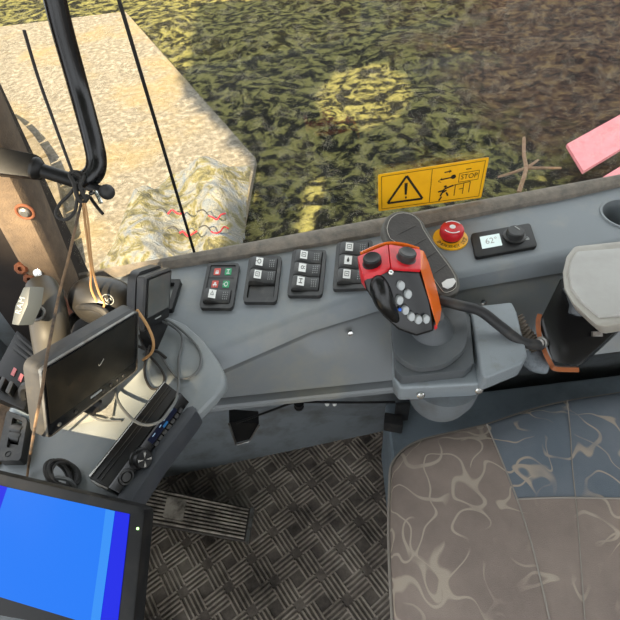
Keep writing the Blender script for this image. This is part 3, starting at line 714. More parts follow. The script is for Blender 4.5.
obj('suspension', MB().aabb((.28, -.05, .28), (.56, .22, SZ-.125)), m_rubber, seat)
pe = [Z(390, 428, .26), Z(401, 545, .26)]
pdx = pe[0].x
pds = MB().prism([V((pe[0].x, .5, .27)), V((pe[1].x, .2, .27)), V((pe[1].x-.02, -.15, .27)), V((1.0, -.15, .27)), V((1.0, .5, .27))], (0, 0, -.27)).bevel(.012, 3)
o = obj('seat_pedestal', pds, m_ped); tag(o, 'blue-grey painted box standing on the floor beneath the patterned seat', 'pedestal')
# small black foot switch at the pedestal corner
fs = thing('foot_switch', 'small black block switch on the blue-grey pedestal corner', 'switch', Z(394, 425, .27))
q = Z(395, 421, .30)
obj('block', MB().box(q+V((-.003, 0, -.008)), V((.018, -.006, 0)), V((.003, .012, 0)), (0, 0, .018)).bevel(.003, 2), m_rubber, fs)
obj('bracket', MB().box(q+V((.016, .012, .012)), V((.014, 0, 0)), V((0, .003, 0)), (0, 0, .034)), m_charcoal, fs)
# ------------------------------------------------------------------ pedal
f = quad(Z(139, 484.5, .10), Z(252.5, 508.5, .06), Z(247, 541.5, .06), Z(130, 520, .10))
pe_ = thing('foot_pedal', 'ribbed dusty foot pedal lying low on the cab floor', 'pedal', f(.5, .5)*1)
obj('tread', slab(f, 0, 0, 1, 1, -.012, 0, .02, .05), m_pedalbase, pe_)
rb = MB()
for k in range(9):
    v0 = .04+k*.106; pts = []
    mb2 = rb.rings([[f(u, v0, 0), f(u, v0+.02, .005), f(u, v0+.045, .005), f(u, v0+.065, 0)] for u in (.03, .33, .335, .6, .97)])
obj('ribs', rb, m_pedal, pe_)
obj('end_plate', slab(f, .985, -.02, 1.015, 1.02, -.02, .003, .01, .05), m_steel, pe_)
obj('worn_pad', slab(f, .27, .2, .44, .78, .003, .0062, .02), m_pedal, pe_)
obj('hinge_foot', MB().hull([f(.1, .2, -.01), f(.9, .2, -.01), f(.1, .8, -.01), f(.9, .8, -.01), V((f(.2, .3).x, f(.2, .3).y, .004)), V((f(.9, .3).x, f(.9, .3).y, .004)), V((f(.2, .7).x, f(.2, .7).y, .004)), V((f(.9, .7).x, f(.9, .7).y, .004))]), m_black, pe_)
# ------------------------------------------------------------------ hanging rod with cup
rl = thing('linkage_rod', 'thin bent rod with an open metal cup under the console', 'rod', Y(245, 432, .47))
yr = .44
obj('rod', MB().tube([Y(395, 402, yr-.03), Y(350, 402.5, yr-.03), Y(304, 402, yr-.03), Y(292, 403, yr-.03), Y(270, 411, yr-.015), Y(236, 423, yr)], .0022, 8), m_black, rl)
cq = [Y(229, 424, yr), Y(236, 444.5, yr), Y(249.5, 441, yr+.005), Y(259, 425.5, yr+.01)]
obj('cup', MB().tube(cq+[], .0024, 6, sm=0), m_steel, rl)
obj('cup_plate', MB().hull([p+V((0, .004, 0)) for p in cq]+[p+V((0, .03, .004)) for p in cq]), m_black, rl)
q0, q1 = Y(298.5, 396, yr-.035), Y(299, 407, yr-.035)
obj('plug', MB().lathe([(.0085, 0), (.0085, .004), (.007, .0045), (.007, .011), (.009, .0115), (.009, .016)], q1, (q0-q1), 18), m_black, rl)
# ------------------------------------------------------------------ car radio
RZ = .747
f = quad(Z(164.5, 381.5, RZ), Z(178.5, 392.5, RZ), Z(108, 487.5, RZ), Z(88.5, 477.5, RZ), (0, 0, 1))
g = quad(Z(178.5, 392.5, RZ), Z(187.5, 402, .733), Z(121, 494, .733), Z(108, 487.5, RZ))
rad = thing('car_radio', 'black car radio with round volume knob set into the grey fairing', 'radio', f(.5, .5)-V((0, 0, .03)))
def HB(pts, dz): return MB().hull(pts+[V((p.x, p.y, p.z-dz)) for p in pts])
obj('chassis', MB().hull([f(0, 0), f(1, 0), f(1, 1), f(0, 1), f(0, 0, -.03), f(1, 0, -.03), f(1, 1, -.03), f(0, 1, -.03)]).bevel(.0015, 2), m_black, rad)
obj('chrome_edge', MB().tube([f(.03, .005, .001), f(.03, .99, .001)], .0011, 6, sm=0), m_chrome, rad)
for k in (.2, .4): obj('top_groove', slab(f, .15+k, .02, .17+k, .98, .0002, .0012, .004), m_charcoal, rad)
fp_ = obj('face_plate', slab(g, .02, 0, 1, 1, -.014, .003, .02, .01).bevel(.001, 2), m_blackg, rad)
obj('display', slab(g, .15, .14, .62, .52, .003, .0036, .01), m_radio_disp, rad)
tg = MB()
for v0, v1, u0 in ((.16, .3, .22), (.34, .37, .25), (.43, .47, .25)): slab(g, u0, v0, u0+.035, v1, .0038, .0042, .005, mb=tg)
obj('display_text', tg, m_radio_txt, rad)
obj('display_glow', slab(g, .42, .28, .58, .345, .0038, .0042, .02), emis('radio_cyan', '2a6aa0', .5), rad)
for k in range(7): obj('preset_button', slab(g, .68, .10+k*.062, .92, .147+k*.062, .003, .0052, .03, .006), m_charcoal, rad)
kc = g(.45, .68, .003)
kn = obj('volume_knob', MB().lathe([(.0108, 0), (.0108, .003), (.0092, .004), (.0088, .010), (.0078, .0108), (.001, .0105)], kc, g.n, 28), m_black, rad)
uu, vv = frame(g.n)
sk = MB()
for k in range(4):
    a = PI/4+k*PI/2; d = uu*math.cos(a)+vv*math.sin(a); e_ = g.n.cross(d)
    sk.poly([kc+g.n*.0112+d*.001, kc+g.n*.0112+d*.0072+e_*.0014, kc+g.n*.0112+d*.0072-e_*.0014])
obj('chrome_spokes', sk, m_chrome, kn)
kc2 = g(.45, .865, .003)
obj('ring_button', MB().torus(kc2+g.n*.001, g.n, .0068, .0012, 24, 6), m_charcoal, rad)
obj('centre_button', MB().lathe([(.0045, 0), (.0045, .002), (.001, .0022)], kc2, g.n, 18), m_charcoal, rad)
obj('end_clip', MB().tube([f(.1, 1.0, -.004), f(.5, 1.01, -.004), f(.95, 1.0, -.004)], .0016, 6), m_steel, rad)
# ------------------------------------------------------------------ blue screen tablet in the foreground
t0, t1 = Z(143.5, 508, .79), Z(-30, 466, .79); b0 = Z(134, 600, .765)
tn = (t1-t0).cross(b0-t0).normalized(); tn = tn if tn.dot(CP-t0) > 0 else -tn
T = lambda x, y: PL(x, y, t0, tn)
tb = thing('blue_monitor', 'black-framed flat monitor showing a plain blue screen, lower left', 'monitor', T(60, 560)-tn*.03)
fr4 = [T(-70, 457), T(137, 506), T(143.5, 510), T(144, 516), T(132, 640), T(-90, 600)]
obj('housing', MB().rings([[p-tn*.018 for p in fr4], fr4]).bevel(.002, 2), m_black, tb)
def tp4(pts, h0, h1): return MB().rings([[T(x, y)+tn*h0 for x, y in pts], [T(x, y)+tn*h1 for x, y in pts]])
obj('screen_side_band', tp4([(-64, 469), (8, 487.3), (-3, 520), (-22, 590), (-82, 575)], .0002, .0007), m_scr_deep, tb)
obj('screen_picture', tp4([(8, 487.3), (110, 509.8), (103, 560), (94, 625), (-22, 590), (-3, 520)], .0002, .0007), m_scr_light, tb)
obj('screen_pale_band', tp4([(106.5, 509.0), (115.5, 511), (109, 560), (100, 627), (91, 624), (100, 560)], .0008, .0012), m_scr_pale, tb)
obj('screen_edge_band', tp4([(115.5, 511), (130, 514), (125, 560), (117, 632), (100, 627), (109, 560)], .0002, .0007), m_scr_deep, tb)
obj('power_lamp', MB().sphere(T(138, 528.5)+tn*.0005, CR*.0012, CU*.0012, tn*.0008, 10, 6), m_led, tb)
obj('stand', MB().hull([T(20, 520)-tn*.016, T(90, 535)-tn*.016, T(20, 590)-tn*.016, T(90, 600)-tn*.016]+[V((p.x, p.y-.01, FZ+.0005)) for p in (T(20, 520), T(90, 535), T(20, 590), T(90, 600))]), m_black, tb)
# ------------------------------------------------------------------ parallelogram pose from four picture corners
def pose(c, scale):
    import itertools
    r = [ray(*p) for p in c]                # TL TR BR BL :  l0 r0 - l1 r1 + l2 r2 = l3 r3
    A = Matrix((r[0], -r[1], r[2])).transposed(); s = A.inverted() @ r[3]
    l = [s[0], s[1], s[2], 1.0]; P = [CP+q*k for q, k in zip(r, l)]
    k = scale/((P[1]-P[0]).length); return [CP+q*m_*k for q, m_ in zip(r, l)]
# large dusty monitor
mc = [(36.9, 367.8), (137.6, 307.9), (136.4, 370.0), (44.6, 440.3)]      # a true rectangle facing the seat
ml = [.4021, .5152, .5560, .4429]
P4 = [D(x, y, d) for (x, y), d in zip(mc, ml)]
f = quad(*P4)
mon = thing('camera_monitor', 'large dusty black monitor with button row under its dark screen', 'monitor', f(.5, 1, -.02))
mw = (P4[1]-P4[0]).length; mh = (P4[3]-P4[0]).length
bkd = -f.n*.019
back = lambda u, v: f(u, v)+bkd
bz = MB().rings([[p+bkd for p in rrect(f, .02, .03, .98, .97, 0, .05, .09)], [p+bkd*.8 for p in rrect(f, -.005, -.01, 1.005, 1.01, 0, .06, .1)], [p+bkd*.15 for p in rrect(f, -.005, -.01, 1.005, 1.01, 0, .06, .1)], rrect(f, .01, .015, .99, .985, 0, .05, .08)])
obj('shell', bz, m_bezel, mon)
obj('front_frame', slab(f, .02, .03, .985, .975, -.001, .002, .05, .08), m_blackg, mon)
obj('screen', slab(f, .045, .06, .945, .80, .0021, .0026, .01), m_screen, mon)
obj('silver_lip', ringslab(f, (.01, .015, .99, .985), (.018, .028, .982, .972), -.001, .0028, .05, .045), m_steel, mon)
for k, u in enumerate((.12, .28, .47, .57, .66, .74, .81)):
    obj('button', MB().lathe([(.0022, 0), (.002, .001), (.001, .0012)], f(u, .90, .002), f.n, 10), m_rubber if k else m_steel, mon)
obj('maker_plate', slab(f, .43, .845, .55, .872, .002, .0026, .01), m_greyp, mon)
obj('glass_scratch', MB().tube([f(.52, .43, .003), f(.525, .46, .003), f(.55, .44, .003), f(.575, .40, .003)], .0004, 4), m_stitch, mon)
sb = f(.5, .8)+bkd
obj('neck', MB().tube([f(.35, .6)+bkd*.9, f(.3, .7)-f.n*.05, V((f(.22, .8).x, f(.22, .8).y+.03, FZ+.015))], .010, 10), m_black, mon)
dc = Z(32, 408, FZ+.001)
obj('suction_pad', MB().lathe([(.0245, 0), (.0245, .003), (.018, .007), (.009, .009), (.007, .013), (.001, .013)], dc, (0, 0, 1), 32), m_disc, mon)
obj('neck_arm', MB().tube([dc+V((0, 0, .01)), dc+V((.01, .01, .03)), V((f(.22, .8).x, f(.22, .8).y+.03, FZ+.015))], .006, 8), m_black, mon)
# small grey monitor
mc = [(146.1, 277.9), (171.4, 268.7), (168.6, 317.2), (143.9, 331.6)]
ml = [.5309, .5923, .6099, .5484]
f = quad(*[D(x, y, d) for (x, y), d in zip(mc, ml)])
sm_ = thing('small_monitor', 'small grey screen standing on the console left of the switches', 'monitor', f(.5, 1, -.01))
bkd = -f.n*.011
bz = MB().rings([[p+bkd for p in rrect(f, 0, 0, 1, 1, 0, .05)], [p+bkd*.2 for p in rrect(f, -.02, -.02, 1.02, 1.02, 0, .05)], rrect(f, 0.01, 0.01, .99, .99, 0, .05)])
obj('shell', bz, m_bezel, sm_)
obj('front_frame', slab(f, .02, .02, .98, .98, -.001, .001, .04), m_black, sm_)
obj('screen', slab(f, .07, .05, .93, .76, .001, .0016, .02), m_screen2, sm_)
obj('maker_plate', slab(f, .38, .85, .62, .875, .001, .0015, .01), m_greyp, sm_)
obj('hood', MB().rings([rrect(f, .04, .04, .96, .9, -.024, .15), rrect(f, -.02, -.06, 1.0, .98, -.022, .2), rrect(f, -.02, -.06, 1.0, .98, -.012, .2)]), m_bezel, sm_)
fb_ = [f(.4, .95)+bkd, f(.8, .95)+bkd]; 
obj('foot', MB().hull([f(.1, .9)+bkd, f(.9, .9)+bkd, f(.1, 1)-f.n*.004, f(.9, 1)-f.n*.004]+[V((p.x, p.y, FZ)) for p in (f(.1, 1)+bkd*2, f(.9, 1)+bkd*2, f(.1, 1), f(.9, 1))]), m_black, sm_)
# flat bracket frame behind small monitor
f = QZ([(158, 283), (182.5, 283), (173.5, 313), (150, 314)], TOP+.0005)
o = obj('bracket_frame', ringslab(f, (0, 0, 1, 1), (.12, .12, .80, .88), 0, .008, .06, .04), m_black); tag(o, 'open black rectangular frame lying behind the small grey screen', 'bracket')
# ------------------------------------------------------------------ dome speaker housing
dz0 = FZ
a0, a1_ = Z(74, 302, .75), Z(136, 308, .75); dc = (Z(104, 303, .735)); ax = (Z(136, 312, .735)-Z(72, 292, .735)).normalized(); ay = V((-ax.y, ax.x, 0))
dm = thing('dome_housing', 'rounded dark grey dome housing with oval emblem at the pillar foot', 'housing', V((dc.x, dc.y, FZ)))
dc = D(102, 301, .578); ax = (D(131, 309, .578)-D(73, 296, .578)).normalized(); ay = FW.cross(ax).normalized()
if ay.dot(CU) < 0: ay = -ay
def se(a, p): c = math.cos(a); return math.copysign(abs(c)**p, c)
rs = []
for j in range(17):
    th = PI*(j+.03)/16.06; st_ = math.sin(th)**.8
    rs.append([dc-ax*.0385*se(th, .85)+ay*.031*st_*math.cos(a)*(1-.12*se(th, 1))-FW*.028*st_*math.sin(a) for a in [2*PI*k/28 for k in range(28)]])
obj('shell', MB().rings(rs), m_dome, dm, sharp=70)
obj('collar', MB().lathe([(.03, 0), (.028, .025)], V((dc.x, dc.y, FZ+.0005)), (0, 0, 1), 28), m_black, dm)
ep = D(108, 299.5, .5515); en = (CP-ep).normalized()+ay*.25; en.normalize()
obj('emblem_ring', MB().torus(ep, en, .0052, .0007, 24, 6, 1.35, ax-ay*.5-en*(ax-ay*.5).dot(en)), m_greyp, dm)
obj('emblem_swirl', MB().tube([ep+ax*-.004+ay*.001, ep+ax*-.001-ay*.002, ep+ax*.002+ay*.002, ep+ax*.004], .0007, 5), m_greyp, dm)
# ------------------------------------------------------------------ clamp mount with T handle
cm_ = thing('clamp_mount', 'grey double-arm ball clamp with faceted T handle beside the pillar', 'mount', D(50, 360, .53))
obj('arm', MB().tube([D(41, 285, .565), D(46, 300, .555), D(50, 325, .545), D(52, 345, .54), D(55, 372, .53)], lambda s: .017+.004*math.sin(s*PI*1.0)-.003*(s > .9), 18), m_column, cm_)
obj('base_plate', MB().prism([Z(x, y, FZ+.004) for x, y in [(44, 330), (80, 300), (96, 328), (62, 372), (46, 366)]], (0, 0, -.0035)), m_rubber, cm_)
obj('arm_half', MB().tube([D(57, 290, .572), D(58, 310, .562), D(61, 335, .552), D(66, 350, .55)], .0075, 10), m_column, cm_)
hx = [(23.5, 287), (30, 286.5), (27.5, 305), (18.5, 325.5), (11.5, 324.5), (15, 306)]
hp_ = [D(x, y, .49) for x, y in hx]; hv = FW*.012+CR*.0085
obj('t_handle', MB().prism(hp_, hv).bevel(.0012, 2), m_handle, cm_)
d1 = (D(23.5, 294, .49)-D(17, 316, .49)).normalized(); d2 = (CR-d1*CR.dot(d1)).normalized(); hc = D(20.7, 305.5, .4895)
tn_ = d1.cross(d2); tn_ = tn_ if tn_.dot(-FW) > 0 else -tn_
obj('handle_lettering', MB().text('RAM', .0085, lambda x, y: hc+d1*x-d2*-y*-1+tn_*.0004, spacing=1.15), m_greyp, cm_)
obj('handle_stem', MB().tube([D(28, 307, .50), D(35, 312, .512), D(42, 316, .535)], .0055, 12), m_black, cm_)
obj('stem_collar', MB().torus(D(37, 313.5, .518), (D(42, 316, .535)-D(30, 308, .505)), .0072, .0022, 20, 8), m_steel, cm_)
obj('base_post', MB().tube([D(55, 370, .53), V((D(55, 372, .53).x-.01, D(55, 372, .53).y+.03, FZ))], .013, 12), m_column, cm_)
# bracket with rusty bolts at pillar foot
bk_ = thing('hinge_bracket', 'dark bracket with two rusty bolts at the foot of the felt pillar', 'bracket', Y(42, 280, .47))
obj('plate', MB().prism([Y(x, y, .473) for x, y in ((33, 266), (50, 264), (63, 288), (55, 297), (40, 284))], (0, .02, 0)).bevel(.002, 2), m_black, bk_)
for x, y in ((22, 267.5), (31, 278)):
    obj('rusty_nut', MB().lathe([(.0085, -.01), (.0085, .004), (.006, .007), (.003, .007), (.003, .002), (.001, .002)], Y(x, y, .468), (.2, -1, .5), 8), m_rust, bk_)
obj('bolt_head', MB().lathe([(.006, 0), (.0055, .005), (.002, .006)], Y(39, 272, .468), (.1, -1, .5), 12), m_chrome, bk_)
obj('steel_ring', MB().torus(Y(42, 271, .470), (.1, -1, .4), .008, .0016, 20, 6), m_steel, bk_)
sl = [(53, 288), (59, 292), (72, 309), (66, 318), (55, 300)]
obj('link_plate', MB().prism([D(x, y, .60) for x, y in [(52, 287), (58, 290), (74, 312), (70, 330), (62, 322)]], FW*.006).bevel(.001, 1), m_rust, bk_)
# ------------------------------------------------------------------ black control box at far left
f = quad(Z(17, 330, .74), Z(44, 354, .74), Z(24, 410, .742), Z(-16, 392, .742))
cb = thing('fuse_box', 'black ribbed plastic box with pink tags left of the large monitor', 'box', f(.5, .5, -.03))
obj('case', slab(f, 0, 0, 1, 1, -.017, 0, .04).bevel(.002, 2), m_black, cb)
for k in range(3): obj('rib', slab(f, .12+k*.02, .06+k*.09, .88, .1+k*.09, 0, .003, .02), m_charcoal, cb)
for u, v in ((.40, .50), (.62, .52)): obj('tag_label', slab(f, u, v, u+.09, v+.12, 0, .001, .01), m_pink, cb)
for k in range(3): obj('lever', slab(f, .12+k*.22, .72, .22+k*.22, .9, 0, .008, .02).bevel(.001), m_charcoal, cb)
# roller lever housing
f = QZ([(13, 415), (33, 424), (26.5, 465), (2.5, 465)], FZ+.0005)
sh_ = thing('lever_housing', 'grey rectangular slotted housing with rollers at the left edge', 'housing', f(.5, .5))
obj('frame', ringslab(f, (0, 0, 1, 1), (.32, .1, .8, .74), 0, .012, .1, .04), m_charcoal, sh_)
obj('slot_floor', slab(f, .3, .08, .82, .76, .0002, .003, .04), m_blackg, sh_)
for v in (.3, .46): obj('roller', MB().lathe([(.002, -.008), (.006, -.007), (.0068, 0), (.006, .007), (.002, .008)], f(.56, v, .007), f(1, .5)-f(0, .5), 16), m_charcoal, sh_)
obj('stop', slab(f, .36, .64, .75, .73, .003, .009, .03), m_charcoal, sh_)
obj('bolt_symbol', MB().torus(f(.45, .87, .0122), (0, 0, 1), .0028, .0005, 16, 5), m_black, sh_)
# brown carpet strip at the far left edge
cs = [Z(x, y, .7255) for x, y in ((-60, 400), (14, 395), (10, 420), (0, 462), (-14, 474), (-70, 520))]
o = obj('carpet_strip', MB().prism(cs, (0, 0, -.003)), m_brownfelt); tag(o, 'brown carpet strip at the left edge beside the grey slotted housing', 'carpet')
# crumpled clear film under monitor
bgq = [(60, 430), (100, 385), (118, 390), (113, 417), (102, 424)]
f = QZ([(70, 408), (118, 389), (113, 419), (60, 429)], FZ+.001)
rng = random.Random(3); hts = [[rng.random() for _ in range(9)] for _ in range(9)]
fm_ = MB().grid(lambda u, v: f(u, v, .0015+.006*hts[int(u*8+.5)][int(v*8+.5)]*math.sin(PI*u)*math.sin(PI*v)+.0015), 8, 8)
bmesh.ops.solidify(fm_.bm, geom=fm_.bm.faces[:], thickness=.0006)
o = obj('plastic_film', fm_, m_bag, sharp=20); tag(o, 'crumpled pale plastic film lying under the large dusty monitor', 'wrapper')
# ------------------------------------------------------------------ cables
def cable(name, pts, r, mat, label, cat='cable', seg=7):
    o = obj(name, MB().tube(pts, r, seg), mat); return tag(o, label, cat)
def zc(pts, z): return [Z(x, y, (z if not isinstance(z, (list, tuple)) else z[i])) for i, (x, y) in enumerate(pts)]
FL = FZ+.003
cable('looped_cable', zc([(163, 318), (175, 325), (190, 338), (200, 352), (200, 366), (192, 376), (180, 379), (172, 372), (165, 362), (158, 352), (150, 350), (143, 355)], [.735, .73]+[FL]*10), .0016, m_cable, 'grey cable making the wide loop right of the large monitor')
cable('radio_cable', zc([(158, 320), (170, 325), (181, 334), (182, 345), (179, 358), (179, 375), (178, 390), (176, 400), (170, 410), (162, 420), (150, 425), (138, 423), (128, 415), (119, 403), (116, 392), (117, 380)], [.735, .73, .73]+[FL]*3+[.742, .752, .756, .756, .757, .756, .75, .74, .73, .727]), .0016, m_cable, 'grey cable crossing over the top of the car radio')
cable('tangled_cable', zc([(139, 335), (143, 345), (150, 356), (158, 365), (164, 375), (163, 384), (156, 389), (150, 387), (145, 376), (145, 362), (150, 345)], [.74, .735]+[FL]*8+[.735]), .0015, m_cord, 'dark cable looped tightly beside the edge of the large monitor')
cable('thin_cable', zc([(86, 410), (92, 416), (100, 420), (112, 421), (122, 421)], [FL+.004, FL+.006, FL+.007, FL, FL]), .0012, m_cable, 'thin grey cable lying across the pale plastic film')
cable('drooping_cable', [D(137, 310, .515), D(147, 325, .53), D(153, 340, .545), D(152, 352, .56), Z(143, 360, FL)], .0018, m_tancord, 'tan cable drooping from the upper corner of the large monitor')
cable('short_lead', zc([(138, 346), (147, 350), (158, 352), (166, 358)], FL+.002), .0017, m_cord, 'short black lead lying under the looped cables')
cable('dome_lead', [D(73, 307, .57), D(84, 307, .549), D(94, 307.5, .541), D(103, 311, .54), D(108, 316, .54)], .0042, m_rubber, 'thick black lead running across the front of the dome', seg=9)
cable('curved_hose', [D(64, 340, .56), D(66, 329, .565), D(73, 318, .575), D(84, 312, .585)], .0055, m_rubber, 'short black hose curving down between mount and dome', seg=9)
# coil
cl = MB(); cc = Z(66, 478, FZ+.006)
for k in range(7):
    o_ = cc+V((.0015*k-.004, .001*math.sin(k*2), .002+.002*(k % 3)))
    tilt = V((.15*math.sin(k*1.7), .9, .45+.1*math.cos(k)))
    cl.torus(o_+V((.0, 0, .008)), V((.8, .35, .25+.06*k)), .0145+.0006*(k % 3), .0017, 24, 6, 1.0)
o = obj('cable_coil', cl, m_rubber); tag(o, 'bundled coil of black cable beside the blue monitor', 'cable')
cable('coil_tail', zc([(40, 489), (43, 484), (50, 479), (60, 478), (70, 481), (75, 488), (74, 496)], [FL, .73, .745, .75, .745, .73, FL]), .0021, m_cable, 'grey cable end arched over the black cable coil')
# ------------------------------------------------------------------ grab rail with ball joint
GD = .492
gr = thing('grab_rail', 'bent black tubular grab rail hanging down at upper left', 'rail', D(92, 185, GD))
obj('upright_tube', MB().tube([D(32, -120, 0.3772), D(55, 0, 0.4264), D(75.5, 77, 0.4674), D(86, 115, 0.4797), D(94, 145, 0.4879), D(96.5, 160, GD), D(95, 171, GD), D(89, 178, GD), D(82, 181, GD)], .0103, 18), m_blackg, gr)
obj('cross_tube', MB().tube([D(34, 168, 0.4797), D(56, 175, 0.4838), D(84, 184, 0.4920)], .0072, 16), m_black, gr)
fa = (D(56, 175, 0.4838)-D(34, 168, 0.4797)).normalized()
obj('flange', MB().lathe([(.011, -.003), (.012, 0), (.011, .003), (.0075, .0065)], D(36, 168.5, 0.4797), fa, 24), m_black, gr)
obj('flat_bar', MB().prism([D(-60, 135, 0.4674), D(36, 154, 0.4781), D(36, 178, 0.4781), D(-60, 166, 0.4674)], FW*.012).bevel(.002, 2), m_black, gr)
obj('ball_joint', MB().sphere(D(107, 192, 0.4854), CR*.008, CU*.008, FW*.008, 20, 14), m_rubber, gr)
obj('ball_stem', MB().tube([D(88, 186, 0.4920), D(97, 189, 0.4895), D(104, 191, 0.4871)], .005, 10), m_black, gr)
obj('steel_clip', MB().tube([D(90, 194, 0.4797), D(95, 192, 0.4781), D(99, 198, 0.4781), D(101, 203, 0.4781)], .0022, 8), m_chrome, gr)
obj('pin', MB().tube([D(90, 197, 0.4838), D(97, 207, 0.4838), D(103, 214, 0.4838)], .0018, 8), m_black, gr)
# knotted cord, hanging leads
kt = MB()
kp = [D(72, 172, 0.4690), D(80, 178, 0.4756), D(76, 188, 0.4715), D(84, 190, 0.4772), D(80, 198, 0.4715), D(88, 196, 0.4772), D(83, 203, 0.4740), D(77, 196, 0.4690), D(74, 184, 0.4674), D(70, 174, 0.4715), D(77, 172, 0.4797), D(84, 176, 0.4822), D(80, 186, 0.4690), D(86, 200, 0.4740)]
kt.tube(kp, .0021, 7)
kt.tube([D(78, 182, 0.4690), D(70, 194, 0.4699), D(60, 204, 0.4715), D(56, 213, 0.4715), D(60, 219, 0.4715), D(68, 219, 0.4715), D(75, 211, 0.4715), D(77, 200, 0.4707), D(77, 190, 0.4690)], .0017, 7)
o = obj('knotted_cord', kt, m_cord); tag(o, 'black cord knotted round the grab rail end with a hanging loop', 'cord')
cable('upper_cord', [D(24, 30, 0.4100), D(38, 77, 0.4346), D(54, 122, 0.4551), D(66, 155, 0.4674), D(73, 174, 0.4715)], .0015, m_cord, 'thin dark cord running from above down to the knot', 'cord', 6)
cable('long_cord', [D(82, 200, .472), D(76, 225, .472), D(68, 260, .47), D(59, 295, .452), D(51, 335, .408), D(46, 362, .386), D(42, 390, .388), D(36, 420, .400), D(32.5, 441, .425), Z(29, 462, FZ+.014), Z(26, 482, FL), Z(20, 500, FL)], .0014, M('worn_cord', '7d6348', .8, 0, '2c2723', 25, (.4, .6)), 'long tan and black cord hanging across the large monitor', 'cord', 6)
cable('twin_cord', [D(83, 203, .472), D(85, 222, .48), D(88, 245, .495), D(91, 270, .52), D(91, 288, .535), D(97, 302, .541)], .0013, m_tancord, 'tan cord of the hanging pair falling on the left of the dome', 'cord', 6)
cable('twin_cord', [D(85, 203, .472), D(88, 222, .479), D(90, 245, .494), D(93, 270, .519), D(98, 290, .534), D(104, 303, .54), D(103, 309, .541)], .0013, m_tancord, 'tan cord of the hanging pair ending nearer the oval emblem', 'cord', 6)
# ------------------------------------------------------------------ outdoors
GZ = -1.2
def ground_h(x, y): return GZ-.03+.05*math.sin(x*2.3+y*1.1)*math.sin(y*1.9-x*.7)+.03*math.sin(x*5.1)*math.sin(y*4.3)
gm = MB().grid(lambda u, v: (lambda x, y: V((x, y, ground_h(x, y))))(-16+u*32, -12+v*36), 130, 150)
struct('ground', gm, moss_mat())
G = [Z(257, 165, GZ), Z(180, 77, GZ), Z(242, 247, GZ)]
e1 = (G[1]-G[0]); far_ = G[0]+e1*2.2; near_ = G[2]+(G[2]-G[0])*1.2
y_in = near_
sla = MB().prism([G[0], far_, V((-14, far_.y, GZ)), V((-14, -6, GZ)), V((-.95, -6, GZ)), V((-.95, .6, GZ)), near_], (0, 0, .07))
o = struct('ground_gravel', sla, gravel_mat())
# tarpaulin heap
m_tarp = tarp_mat()
to = [(96, 272), (100, 262), (113, 246), (118, 232), (128, 212), (141, 198), (153, 192), (164, 180), (172, 174), (190, 172), (205, 163), (222, 165), (230, 170), (243, 165), (252, 166), (248, 200), (246, 225), (243, 262), (200, 300), (130, 300)]
tw = [Z(x, y, GZ+.07) for x, y in to]
def inside(p, poly_):
    c = False; n = len(poly_)
    for i in range(n):
        a, b_ = poly_[i], poly_[i-1]
        if (a.y > p.y) != (b_.y > p.y) and p.x < (b_.x-a.x)*(p.y-a.y)/(b_.y-a.y)+a.x: c = not c
    return c
def edged(p, poly_):
    m = 9
    for i in range(len(poly_)):
        a, b_ = poly_[i].to_2d(), poly_[i-1].to_2d(); d = b_-a; s = max(0, min(1, (p.to_2d()-a).dot(d)/d.dot(d))); m = min(m, (a+d*s-p.to_2d()).length)
    return m
hm = MB(); from mathutils import noise as NZ
x0, x1 = min(p.x for p in tw), max(p.x for p in tw); y0, y1 = min(p.y for p in tw), max(p.y for p in tw)
nx, ny = 90, 110; vv_ = {}
for i in range(nx+1):
    for j in range(ny+1):
        p = V((x0+(x1-x0)*i/nx, y0+(y1-y0)*j/ny, 0))
        if inside(p, tw):
            d = edged(p, tw); h_ = .16*(1-math.exp(-d/.10))*(1+.5*math.sin(p.x*9+p.y*2.2))+.05*NZ.noise(p*4)*min(1, d/.1)+.03*NZ.noise(p*11)*min(1, d/.1)
            vv_[i, j] = hm.bm.verts.new(V((p.x, p.y, GZ+.065+max(0, h_))))
for i in range(nx):
    for j in range(ny):
        k = [(i, j), (i+1, j), (i+1, j+1), (i, j+1)]
        if all(q in vv_ for q in k): hm.face([vv_[q] for q in k])
bmesh.ops.delete(hm.bm, geom=[v for v in hm.bm.verts if not v.link_faces], context='VERTS')
bmesh.ops.solidify(hm.bm, geom=hm.bm.faces[:], thickness=.01)
o = obj('tarpaulin', hm, m_tarp, recalc=False); tag(o, 'crumpled blue-grey and yellow tarpaulin heap outside the side window', 'tarpaulin')
for i, (x, y, mm, lab) in enumerate(((176, 213, m_red, 'curled red mark at the upper left of the tarpaulin'), (188, 234, m_red, 'red mark low on the tarpaulin by the black glass joint'), (217, 217, m_red, 'red mark on the tarpaulin right of the black glass joint'), (220, 231, m_red, 'red mark lowest and rightmost on the tarpaulin'))):  # red and black marks, modelled as small tubes above the tarpaulin
    p = Z(x, y, GZ+.34); rg = random.Random(i)
    pts = [p+V((-.06+k*.03, .03*math.sin(k*1.5+i), .01*k % .02)) for k in range(5)]
    root = thing('red_mark', lab, 'wire scrap', p)
    obj('red_end', MB().tube(pts, .006, 6), mm, root); obj('black_end', MB().tube([pts[0]+V((-.09, .05, .01)), pts[0]+V((-.04, .05, .02)), pts[0]], .005, 6), m_cord, root)
